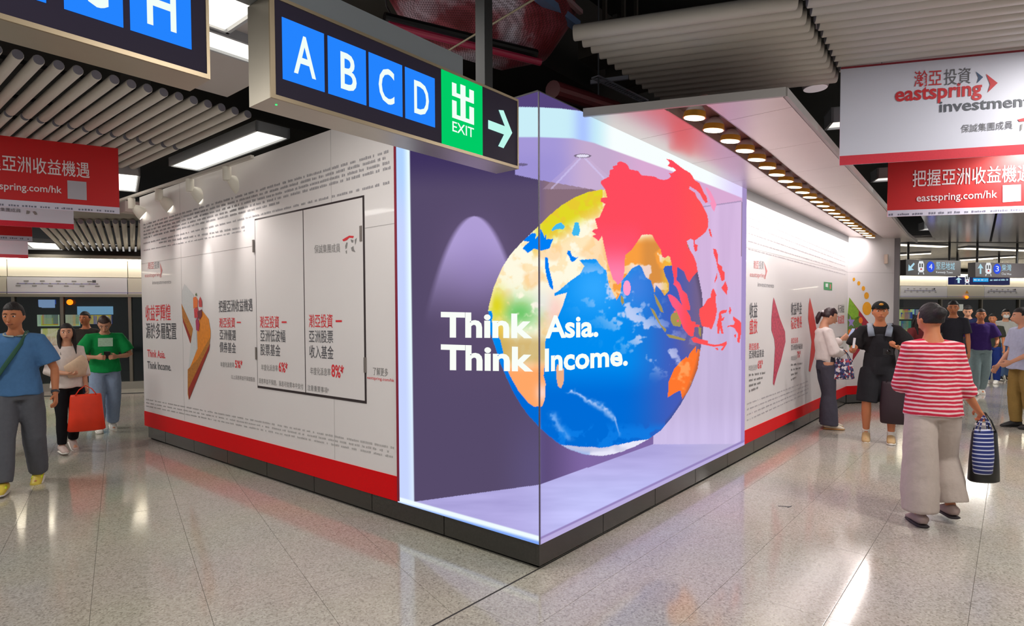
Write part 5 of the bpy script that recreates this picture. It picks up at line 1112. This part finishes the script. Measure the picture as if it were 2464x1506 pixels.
        for s, sg in (('R', 1), ('L', -1)):
            e_ = J['el'+s]; w_ = J['wr'+s]; q = [nb+V((sg*.03*k, 0, -.022*k)), J['sh'+s]]
            r = [.026*k+i_, .031*k*bulk+i_]
            if sl == 'none': continue
            if sl == 'short': q += [J['sh'+s].lerp(e_, .4), J['sh'+s].lerp(e_, .78)]; r += [(.031*k*bulk+i_)*sleevew, (.032*k*bulk+i_)*sleevew]
            elif sl == '3q': q += [J['sh'+s].lerp(e_, .5), e_, e_.lerp(w_, .35)]; r += [.030*k+i_, (.028*k+i_)*sleevew, (.028*k+i_)*sleevew]
            else: q += [J['sh'+s].lerp(e_, .5), e_, e_.lerp(w_, .5), e_.lerp(w_, .94)]; r += [.028*k+i_, (.024*k+i_)*sleevew, (.022*k+i_)*sleevew, (.016*k+i_)*sleevew]
            c.loft(q, r, 14)
        me = remesh(c, max(.011, vox), 3, nm); wrinkle(me, .020, 9, 1); me.materials.append(m); return link(nm, me, t)
    def bottom(nm, m, wide=1., end=1., infl=.007, flare=1., top_=.055):
        c = MB(); i_ = infl*k
        c.loft([pel-V((0, 0, .06*k)), pel-V((0, 0, .02*k)), pel+V((0, 0, top_*k))+lean*.2], [(.078*k*bulk+i_, .057*k*bulk+i_), (.084*k*bulk+i_, .06*k*bulk+i_), (.070*k*bulk+i_, .05*k*bulk+i_)], 20)
        for s in 'RL':
            h, n_, a = J['hip'+s], J['kn'+s], J['an'+s]
            if end > .6: q = [h, h.lerp(n_, .45), n_, n_.lerp(a, .5), n_.lerp(a, end)]; r = [.049*k*bulk+i_, (.045*k*bulk+i_)*(1+(wide-1)*.4), (.034*k+i_)*wide, (.033*k+i_)*wide*(1+(flare-1)*.5), (.027*k+i_)*wide*flare]
            else: q = [h, h.lerp(n_, .5), h.lerp(n_, 1.0)+(a-n_)*end*.3]; r = [.049*k*bulk+i_, (.045*k*bulk+i_)*wide, (.042*k+i_)*wide]
            c.loft(q, r, 16)
        me = remesh(c, max(.011, vox), 3, nm); wrinkle(me, .022, 7, 2); me.materials.append(m); return link(nm, me, t)
    def shoes(m, sole, m2=None, size=1.):
        for s in 'RL':
            a, f = J['an'+s], J['ft'+s]; f = f.normalized(); upv = V((0, 0, 1)); upv = (upv-f*upv.dot(f)).normalized(); g = a-upv*.045*k*1.
            sd = f.cross(upv)
            c = MB(); c.loft([g-f*.035*k+upv*.020*k, g-f*.028*k+upv*.034*k, g+f*.005*k+upv*.036*k, g+f*.05*k+upv*.026*k, g+f*.09*k+upv*.016*k, g+f*.108*k+upv*.012*k], [(.014*k, .014*k), (.024*k, .026*k), (.025*k, .030*k), (.027*k, .020*k), (.026*k, .013*k), (.014*k, .008*k)], 14, xdir=sd)
            o = c.build('shoe', m, t, 2)
            c = MB(); c.loft([g-f*.04*k+upv*.006*k, g-f*.03*k+upv*.006*k, g+f*.05*k+upv*.006*k, g+f*.09*k+upv*.006*k, g+f*.112*k+upv*.008*k], [(.012*k, .005*k), (.026*k, .008*k), (.029*k, .008*k), (.028*k, .008*k), (.014*k, .006*k)], 14, xdir=sd)
            c.build('sole', sole, o, 2)
            if m2: MB().loft([g+f*.028*k+upv*.041*k, g+f*.055*k+upv*.033*k], [(.026*k, .01*k), (.027*k, .008*k)], 12, xdir=sd).build('shoe_band', m2, o, 2)
    for it in dress['wear']: {'top': top, 'bottom': bottom, 'shoes': shoes}[it[0]](*it[1], **it[2])
    return t, J, dict(pel=pel, nb=nb, hc=hc, HR=HR, hp=hp_, k=k, ch=ch)
def ccam(p):  # yaw towards the camera
    return math.atan2(CPOS.y-p.y, CPOS.x-p.x)
def wpos(t, q): return (Matrix.Translation(t.location)@Matrix.Rotation(t.rotation_euler.z, 4, 'Z'))@V(q)
R_ = math.radians
WHT = mat('sole_white', 'e4e0d8', .5); SBLK = mat('shoe_black', '1c1c1e', .5); STAN = mat('shoe_tan', 'b8986a', .6)

# 1 man in blue T-shirt
f = Pz(52, 1172, 0)
t, J, I = person('man in a blue T-shirt and grey trousers striding at the left edge', f, 1.71, ccam(f)-R_(12), dict(lean=(0, .02, 0), head=(8, -4), armR=((95, -66), (40, -62)), armL=((-100, -68), (-10, -60)), legs={'R': ((0, -74), (0, -80)), 'L': ((180, -82), (180, -70)), 'toeL': 12, 'toeR': -4}, curlR=.9, curlL=.6),
    dict(bulk=1.06, wear=[('top', ('tshirt', cloth('blue_tee', '4e78a8')), dict(hem=-.03, infl=.012, flare=.006, sleevew=1.1)), ('bottom', ('trousers', cloth('grey_trouser', '5e6068')), dict(wide=1.3, flare=1.0, end=.96)), ('shoes', (mat('shoe_yellow', 'd8c048', .5), WHT, mat('shoe_neon', 'd8e81c', .5)), {})]), vox=.0075, skin=SKIN2)
k = I['k']; nb = I['nb']; pel = I['pel']
c = MB(); c.loft([nb+V((-.05*k, .02*k, .02*k)), nb+V((-.035*k, .066*k, -.04*k)), I['ch']+V((.0*k, .082*k, -.0*k)), I['ch']+V((.045*k, .076*k, -.07*k)), pel+V((.08*k, .062*k, .06*k)), pel+V((.108*k, .02*k, .04*k)), pel+V((.10*k, -.05*k, .05*k)), I['ch']+V((0, -.092*k, 0)), nb+V((-.05*k, -.02*k, .02*k))], [(.011*k, .003*k)]*9, 8, xdir=(0, 0, 1)); c.build('bag_strap', mat('strap_green', '2c5a48', .7), t, 2)
MB().loft([J['wrL'].lerp(J['elL'], .02), J['wrL'].lerp(J['elL'], .10)], [.019*k, .02*k], 14).build('wristwatch', mat('watch', '3c4048', .3), t, 2)
MB().loft([nb+V((.05*k*math.cos(a), .012*k+.048*k*math.sin(a), .008*k-.012*k*math.sin(a))) for a in [i*2*PI/16 for i in range(17)]], [.0045*k]*17, 8).build('collar', cloth('collar_pale', '9aa4a0'), t, 2)

# 2 person cut by the left edge
f = Pz(-28, 1105, 0)
person('person in a white top half cut off by the left edge', f, 1.66, ccam(f)+R_(20), dict(head=(-10, 0), armL=((-60, -60), (0, 10)), legs={'R': ((0, -85), (180, -84)), 'L': ((0, -92), (180, -80))}),
    dict(wear=[('top', ('blouse', cloth('off_white', 'd8d0c6')), dict(sl='3q')), ('bottom', ('trousers', cloth('khaki_dark', '6a6450')), dict(wide=1.1)), ('shoes', (SBLK, SBLK), {})]), vox=.01)

# 3 long haired woman with the orange-red bag
f = Pz(167, 1088, 0)
t, J, I = person('long haired woman in a white top carrying an orange red bag', f, 1.47, ccam(f)+R_(14), dict(head=(18, 2), armL=((-70, -82), (0, -64)), armR=((60, -76), (-40, -6)), legs={'R': ((0, -80), (180, -86)), 'L': ((180, -84), (180, -66)), 'toeL': 24}, curlL=1.2, curlR=1.),
    dict(fem=True, bulk=1.05, face=True, wear=[('top', ('blouse', cloth('white_blouse', 'ded2cc')), dict(sl='3q', hem=-.04, flare=.012, sleevew=1.25)), ('bottom', ('trousers', cloth('black_trouser', '18181c')), dict(wide=1.0, end=.93)), ('shoes', (mat('shoe_pinkish', 'c8b4ac', .6), WHT), {})]), vox=.0085, hair='long')
MB().loft([I['nb']+V((-.10*I['k'], .05*I['k'], -.12*I['k'])), I['nb']+V((-.06*I['k'], .10*I['k'], -.17*I['k'])), I['nb']+V((.03*I['k'], .10*I['k'], -.2*I['k']))], [(.06*I['k'], .03*I['k']), (.08*I['k'], .035*I['k']), (.05*I['k'], .02*I['k'])], 16, xdir=(0, 0, 1)).build('folded_jacket', cloth('cream_jacket', 'd8bca0'), t, 2)
def hang_bag(name, label, c, yaw, w, h, d, m, strap=.18, sm_=None, cat='bag', flare=1.1):
    """c: point the handles hang from"""
    b = thing(name, label, cat, None, c, yaw); z0 = -strap
    MB().loft([(0, 0, z0), (0, 0, z0-h*.06), (0, 0, z0-h*.6), (0, 0, z0-h*.97), (0, 0, z0-h)], [(w/2*.86, d/2*.45), (w/2*.9, d/2*.6), (w/2, d/2), (w/2*flare, d/2*1.1), (w/2*flare*.9, d/2*.8)], 20).build('bag_body', m, b, 2)
    mb = MB()
    for sg in (-1, 1): mb.loft([(-w*.3, sg*d*.22, z0-.01), (-w*.18, sg*d*.1, z0*.45), (0, sg*.004, .0), (w*.18, sg*d*.1, z0*.45), (w*.3, sg*d*.22, z0-.01)], [.005]*5, 8)
    mb.build('handle', sm_ or m, b, 2); return b
bc = wpos(t, J['pmL']); hang_bag('shopping_bag', 'bright orange red fabric bag carried by the long haired woman', bc+(CPOS-bc).normalized()*.06+V((0, 0, .10)), ccam(f)+PI/2, .34, .42, .12, mat('bag_orange_red', 'f03a14', .55, noise_amt=.15, nscale=9, bump=.3), .10)

# 4 green T-shirt looking at a phone
f = Pz(256, 1036, 0)
t, J, I = person('person in a green T-shirt and pale jeans looking down at a phone', f, 1.62, ccam(f)+R_(6), dict(lean=(0, .05, -.005), head=(10, -34), armL=((-80, -62), (50, -2)), armR=((80, -62), (-50, -2)), legs={'R': ((0, -78), (180, -86)), 'L': ((180, -86), (180, -70)), 'toeL': 18}, curlL=1.1, curlR=1.1, palmL=(0, 0, 1), palmR=(0, 0, 1)),
    dict(bulk=1.12, wear=[('top', ('tshirt', cloth('green_tee', '12924a')), dict(hem=-.03, infl=.012, flare=.010, sleevew=1.15)), ('bottom', ('jeans', cloth('pale_jeans', '8ea0bc')), dict(wide=1.35, end=.95)), ('shoes', (WHT, WHT), {})]), vox=.009, skin=SKIN, hairm=HAIR2)
k = I['k']; MB().box(-.05*k, .055*k, -.002, .006, -.035*k, .035*k, Matrix.Translation(I['ch']+V((.0, .079*k, .035*k)))@Matrix.Rotation(R_(-8), 4, 'X')).build('chest_print', mat('tee_print', 'b4d8bc', .7, noise_amt=.3, nscale=50), t)
ph = (J['pmL']+J['pmR'])/2
pw = wpos(t, ph)
def phone(label, p, yaw, pitch=35, sc=1.):
    o = MB().box(-.037, .037, -.075, .075, -.004, .004).build('phone', mat('phone_dark', '1a1a20', .2)); MB().box(-.034, .034, -.07, .07, .004, .0052).build('phone_screen', mat('phone_screen', '8890a8', .1, emit='8fa0c8', es=.5), o)
    o.location = p; o.rotation_euler = (R_(pitch), 0, yaw-PI/2); return tag(o, label, 'phone')
phone('phone held in both hands by the person in the green T-shirt', pw+V((0, 0, .03)), ccam(f), 40)

# 5 dark figure behind the green shirt
f = Pz(208, 1000, 0)
person('person in a dark jacket walking behind the green shirted person', f+V((.2, .6, 0)), 1.66, ccam(f)-R_(30), dict(head=(0, 0), armL=((-90, -75), (0, -30)), legs={'R': ((0, -80), (180, -85)), 'L': ((180, -82), (180, -65))}),
    dict(wear=[('top', ('jacket', cloth('dark_jacket', '34302c')), dict(sl='long')), ('bottom', ('trousers', cloth('navy_trouser', '2c3450')), dict(wide=1.1)), ('shoes', (mat('shoe_blue', '4a6ab0', .5), WHT), {})]), vox=.011, skin=SKIN2)

# 6 woman waiting at the hoarding
f = Pz(1984, 1030, 0)
camright = V((cR.x, cR.y, 0)).normalized(); yr = math.atan2(camright.y, camright.x)
t, J, I = person('woman in a white blouse and flared dark trousers leaning on the hoarding reading a phone', f, 1.64, yr-R_(8), dict(lean=(0, -.015, 0), head=(0, -20), armL=((-20, -66), (0, 36)), armR=((60, -70), (-48, -6)), legs={'R': ((0, -86), (0, -91)), 'L': ((12, -80), (0, -89)), 'yawR': 14}, curlL=1.1, curlR=.9, palmL=(0, 1, 0)),
    dict(fem=True, wear=[('top', ('blouse', cloth('white_shirt', 'e6dcd8', .05)), dict(sl='long', hem=.035, infl=.012, sleevew=1.25)), ('bottom', ('trousers', cloth('charcoal_trouser', '4a4854')), dict(wide=1.15, flare=1.75, end=1.05, top_=.09)), ('shoes', (mat('shoe_cream', 'ded0bc', .6), mat('sole_amber', 'b88850', .6)), {})]), vox=.008, hair='pony', hairm=mat('hair_plum', '2a141a', .45, noise_amt=.4, nscale=90))
phone('phone held up by the woman leaning on the hoarding', wpos(t, J['wrL']+J['dL']*.13+V((0, .02, .01))), yr, 62)
k = I['k']; MB().ball(I['hp'](0, -.06, .014), (.014*k, .012*k, .02*k), 10, 8).build('hair_tie', mat('hair_tie', 'd8d0d4', .5), t, 2)
FLORAL = bpy.data.materials.new('floral_bag'); FLORAL.use_nodes = True
def floral():
    nt = FLORAL.node_tree; b = nt.nodes['Principled BSDF']; tc = nt.nodes.new('ShaderNodeTexCoord'); v = nt.nodes.new('ShaderNodeTexVoronoi'); v.inputs['Scale'].default_value = 42; r = nt.nodes.new('ShaderNodeValToRGB'); r.color_ramp.interpolation = 'CONSTANT'
    e = r.color_ramp.elements; e[0].position = 0; e[0].color = (*lin('2e3056'), 1); e[1].position = .8; e[1].color = (*lin('b8404e'), 1)
    for p, c in ((.35, 'e0d8dc'), (.6, '50548a')): q = e.new(p); q.color = (*lin(c), 1)
    s = nt.nodes.new('ShaderNodeSeparateColor'); nt.links.new(tc.outputs['Object'], v.inputs['Vector']); nt.links.new(v.outputs['Color'], s.inputs[0]); nt.links.new(s.outputs[0], r.inputs[0]); nt.links.new(r.outputs[0], b.inputs['Base Color'])
floral()
hang_bag('tote_bag', 'blue and red floral tote bag hanging from the waiting woman\'s arm', wpos(t, J['elR'].lerp(J['wrR'], .8)+V((.05, .03, .04))), yr, .26, .27, .10, FLORAL, .12, mat('handle_navy', '34365a', .6), flare=1.12)

# 7 man with cap and dungarees
f = Pz(2113, 1062, 0)
t, J, I = person('man in a black cap, black T-shirt and black dungaree shorts walking towards the camera', f, 1.69, ccam(f), dict(lean=(0, .01, 0), head=(-6, 4), armR=((70, -64), (-8, 8)), armL=((-75, -60), (35, 14)), legs={'R': ((28, -80), (180, -78)), 'L': ((-60, -84), (180, -88)), 'toeR': 10}, curlR=1.2, curlL=1.),
    dict(bulk=1.04, wear=[('top', ('tshirt', cloth('black_tee', '1e1c1e')), dict(hem=-.02, sleevew=1.35, infl=.012)), ('bottom', ('dungaree_shorts', cloth('black_canvas', '26262a')), dict(wide=1.22, end=.0, infl=.014, top_=.1)), ('shoes', (STAN, WHT), {})]), vox=.008, skin=SKIN2, hair='short')
k = I['k']; hp = I['hp']; nb = I['nb']; ch = I['ch']; pel = I['pel']
c = MB(); c.loft([pel+V((0, 0, .06*k)), ch+V((0, .004*k, -.01*k)), ch+V((0, .004*k, .045*k))], [(.088*k, .073*k), (.076*k, .079*k), (.055*k, .077*k)], 20); me = remesh(c, .012, 3); me.materials.append(cloth('black_canvas', '26262a')); link('bib', me, t)
SG = mat('strap_grey', '76808e', .6)
for sg in (-1, 1): MB().loft([ch+V((sg*.048*k, .080*k, .03*k)), nb+V((sg*.055*k, .066*k, -.03*k)), nb+V((sg*.06*k, .0, .018*k)), nb+V((sg*.05*k, -.07*k, -.03*k)), ch+V((sg*.03*k, -.09*k, -.06*k))], [(.02*k, .005*k)]*5, 10, xdir=(1, 0, 0)).build('shoulder_strap', SG, t, 2)
for s in 'RL': MB().loft([J['an'+s]-V((0, 0, .012*k)), J['an'+s]+V((0, 0, .02*k)), J['an'+s].lerp(J['kn'+s], .16)], [.026*k, .024*k, .025*k], 12).build('sock', mat('sock_white', 'd8d4cc', .8), t, 2)
CAPM_ = cloth('cap_black', '1c1e1e')
def capf(q): return V((q.x, q.y, max(q.z, 0)))
cb = MB(); cb.ball(hp(0, -.003, .022), (.0535*k, .064*k, .058*k), 28, 16, mtx=I['HR'], fn=capf); co = cb.build('cap', CAPM_, t, 2)
MB().loft([hp(-.034, .048, .026), hp(0, .085, .018), hp(.034, .048, .026)], [(.004*k, .004*k), (.026*k, .003*k), (.004*k, .004*k)], 10, xdir=(0, 1, 0)).build('brim', CAPM_, co, 2)
MB().ball(hp(0, .0545, .05), (.014*k, .006*k, .009*k), 12, 8).build('cap_patch', mat('patch_orange', 'c88a28', .6), co, 2)
o = MB().box(-.028, .028, -.012, .012, -.06, .06).build('paper_packet', mat('packet_white', 'd8d8dc', .5)); o.location = wpos(t, J['pmR']+V((0, .01, .05))); o.rotation_euler = (.1, .1, .2); tag(o, 'small white packet held in the capped man\'s hand', 'packet')
o = thing('camera', 'small black camera held at the capped man\'s waist', 'camera', None, wpos(t, pel+V((-.05*k, .14*k, .11*k))), t.rotation_euler.z); MB().box(-.05, .05, -.02, .02, -.035, .035).build('camera_body', SBLK, o); MB().tube((0, .02, 0), (0, .05, 0), .024, 16).build('lens', mat('lens_black', '0a0a0c', .15), o, 2)
MB().tube((-.03, -.0, .035), (-.02, -.02, .12), .004, 6).build('strap', SBLK, o)
# dark plum tote carried between the capped man and the striped woman
pb = CPOS+ray(2154, 902)*(7.15/CF)
hang_bag('tote_bag', 'large dark plum tote bag hanging at the capped man\'s side', pb, ccam(f)+PI/2, .30, .50, .12, mat('bag_plum', '2a1620', .6, noise_amt=.1), .08, flare=.95)
MB().loft([nb+V((-.075*k, 0, .02*k)), nb+V((-.12*k, .04*k, -.12*k)), V((-.15*k, .04, .60*k))], [(.012*k, .004*k)]*3, 8, xdir=(0, 1, 0)).build('bag_strap', mat('bag_plum', '2a1620', .6), t, 2)

# 8 woman in the striped top seen from behind
STR = bpy.data.materials.new('stripe_cloth'); STR.use_nodes = True
def stripes():
    nt = STR.node_tree; b = nt.nodes['Principled BSDF']; b.inputs['Roughness'].default_value = .85; N = nt.nodes.new
    tc = N('ShaderNodeTexCoord'); w_ = N('ShaderNodeTexWave'); w_.bands_direction = 'Z'; w_.inputs['Scale'].default_value = 8.5; w_.inputs['Distortion'].default_value = 2.4; w_.inputs['Detail'].default_value = 3; w_.inputs['Detail Scale'].default_value = 1.4
    mp = N('ShaderNodeMapping'); mp.inputs['Scale'].default_value = (.6, .6, 1.25); nt.links.new(tc.outputs['Object'], mp.inputs[0]); nt.links.new(mp.outputs[0], w_.inputs['Vector'])
    r = N('ShaderNodeValToRGB'); e = r.color_ramp.elements; e[0].position = .3; e[0].color = (*lin('c01838'), 1); e[1].position = .85; e[1].color = (*lin('e4c4c4'), 1); q = e.new(.55); q.color = (*lin('d05a70'), 1)
    nt.links.new(w_.outputs['Fac'], r.inputs[0]); nt.links.new(r.outputs[0], b.inputs['Base Color'])
stripes()
f = Pz(2240, 1262, 0); yb = math.atan2(cF.y, cF.x)
t, J, I = person('woman in a loose red and white striped top and beige trousers walking away', f, 1.62, yb-R_(14), dict(lean=(0, .015, 0), head=(-14, 0), armR=((100, -80), (60, -48)), armL=((-40, -78), (20, -10)), legs={'R': ((14, -66), (150, -78)), 'L': ((180, -86), (180, -88)), 'toeL': 0}, curlR=1.3, curlL=.8),
    dict(fem=True, bulk=1.02, wear=[('top', ('striped_top', STR), dict(hem=-.045, sl='3q', infl=.014, flare=.010, sleevew=1.1)), ('bottom', ('trousers', cloth('beige_trouser', 'b8aaa2', .06)), dict(wide=1.5, flare=1.3, end=.90, infl=.01)), ('shoes', (mat('shoe_taupe', 'a08a84', .6), mat('sole_dark', '2a2226', .6)), {})]), vox=.0075, skin=SKIN2, hair='bun')
bw = wpos(t, J['pmR'])
hang_bag('paper_bag', 'black paper shopping bag carried by the woman in the striped top', bw+camright*.03+V((0, 0, .05)), yb-PI/2, .20, .38, .14, mat('bag_black', '161618', .4), .13, flare=1.05)
BS = bpy.data.materials.new('blue_stripe_cloth'); BS.use_nodes = True
nt = BS.node_tree; wv = nt.nodes.new('ShaderNodeTexWave'); wv.bands_direction = 'Z'; wv.inputs['Scale'].default_value = 11; rr = nt.nodes.new('ShaderNodeValToRGB'); rr.color_ramp.elements[0].position = .75; rr.color_ramp.elements[0].color = (*lin('1c2a70'), 1); rr.color_ramp.elements[1].position = .85; rr.color_ramp.elements[1].color = (*lin('c8cce0'), 1)
tc = nt.nodes.new('ShaderNodeTexCoord'); nt.links.new(tc.outputs['Object'], wv.inputs['Vector']); nt.links.new(wv.outputs['Fac'], rr.inputs[0]); nt.links.new(rr.outputs[0], nt.nodes['Principled BSDF'].inputs['Base Color'])
hang_bag('cloth_bag', 'navy and white striped cloth bag beside the black paper bag', bw-camright*.06-cF*.10+V((0, 0, .04)), yb-PI/2, .15, .32, .09, BS, .10, flare=.8)
o = MB().box(-.06, .06, -.03, .03, -.06, .04).build('grey_pouch', mat('pouch', 'a8a4a4', .6)); o.location = bw-camright*.02-cF*.02+V((0, 0, -.07)); tag(o, 'pale grey pouch on top of the black paper bag', 'pouch')

# 9-15 the crowd behind
def crowd(px, py, pyh, label, yaw, pose, dress, push=0., H=None, **kw):
    f = Pz(px, py, 0); dd = (f-CPOS).dot(cF); hh = (CPOS+ray(px, pyh)*(dd/CF)).z if H is None else H
    return (f,)+person(label, f, hh/.985, ccam(f)+R_(yaw), pose, dress, vox=kw.pop('vox', .011), **kw)
walk = {'R': ((0, -76), (180, -86)), 'L': ((180, -84), (180, -64)), 'toeL': 22}
f, t, J, I = crowd(2208, 985, 752, 'long haired woman in a maroon top looking at a phone behind the capped man', 40, dict(head=(0, -24), armR=((60, -62), (0, 10)), armL=((-50, -60), (30, 12)), curlL=1., curlR=1.),
    dict(fem=True, wear=[('top', ('blouse', cloth('maroon', '6a2a2c')), dict(sl='short')), ('bottom', ('trousers', cloth('slate_trouser', '4a5668')), dict(wide=1.2)), ('shoes', (SBLK, SBLK), {})]), hair='long')
phone('phone held by the woman in the maroon top', wpos(t, (J['pmL']+J['pmR'])/2+V((0, .02, .03))), ccam(f)+R_(40), 40)
crowd(2290, 962, 729, 'tall man in a dark top with a shoulder strap behind the maroon top woman', -10, dict(head=(-10, -6), armR=((80, -70), (0, -10)), legs=walk),
    dict(wear=[('top', ('tshirt', cloth('dark_top', '2c2c34')), dict()), ('bottom', ('trousers', cloth('steel_jeans', '50617e')), dict(wide=1.2)), ('shoes', (SBLK, WHT), {})]), skin=SKIN2)
crowd(2325, 930, 738, 'person in a navy top behind the purple shirted man', 0, dict(head=(0, -20), legs=walk),
    dict(wear=[('top', ('tshirt', cloth('navy_top', '1c2446')), dict()), ('bottom', ('trousers', cloth('dark_trouser', '2a2c34')), dict()), ('shoes', (SBLK, SBLK), {})]), vox=.013)
crowd(2355, 950, 748, 'man in a purple T-shirt and pale jeans facing the camera in the crowd', 16, dict(head=(10, 2), armR=((95, -66), (10, -60)), armL=((-90, -70), (20, -20)), legs=walk),
    dict(bulk=1.1, wear=[('top', ('tshirt', cloth('purple_tee', '3c2668')), dict(infl=.015, sleevew=1.15)), ('bottom', ('jeans', cloth('pale_green_jeans', '7f9296')), dict(wide=1.35)), ('shoes', (WHT, WHT), {})]), vox=.010, skin=SKIN2)
crowd(2386, 922, 758, 'person in a dark top and deep blue trousers right of the purple shirt', -10, dict(head=(0, 0), legs={}),
    dict(wear=[('top', ('tshirt', cloth('dark_olive', '32352e')), dict()), ('bottom', ('trousers', cloth('deep_blue', '1c2f70')), dict(wide=1.2)), ('shoes', (WHT, WHT), {})]), vox=.013, skin=SKIN2)
f, t, J, I = crowd(2416, 915, 748, 'masked person in a pale grey T-shirt and blue jeans', 8, dict(head=(0, 0), armR=((80, -72), (0, -40)), legs=walk),
    dict(wear=[('top', ('tshirt', cloth('pale_grey_tee', 'b4b4b0')), dict(infl=.016)), ('bottom', ('jeans', cloth('mid_jeans', '4a6288')), dict(wide=1.2)), ('shoes', (SBLK, WHT), {})]), vox=.012)
k = I['k']; MB().ball(I['hp'](0, .042, -.026), (.036*k, .026*k, .028*k), 16, 10, mtx=I['HR']).build('face_mask', mat('mask_white', 'dcdcdc', .7), t, 2)
crowd(2458, 1030, 745, 'person in a pale blue shirt and khaki trousers at the right edge', -60, dict(head=(10, 0), armR=((40, -78), (0, -55)), armL=((-60, -78), (10, -30)), legs={'R': ((0, -84), (180, -86)), 'L': ((180, -86), (180, -80))}),
    dict(bulk=1.05, wear=[('top', ('shirt', cloth('pale_blue_shirt', 'b0b6d0')), dict(sl='short', infl=.022, hem=-.05, flare=.015)), ('bottom', ('trousers', cloth('khaki', '8e7440')), dict(wide=1.25)), ('shoes', (SBLK, SBLK), {})]), vox=.009, skin=SKIN)
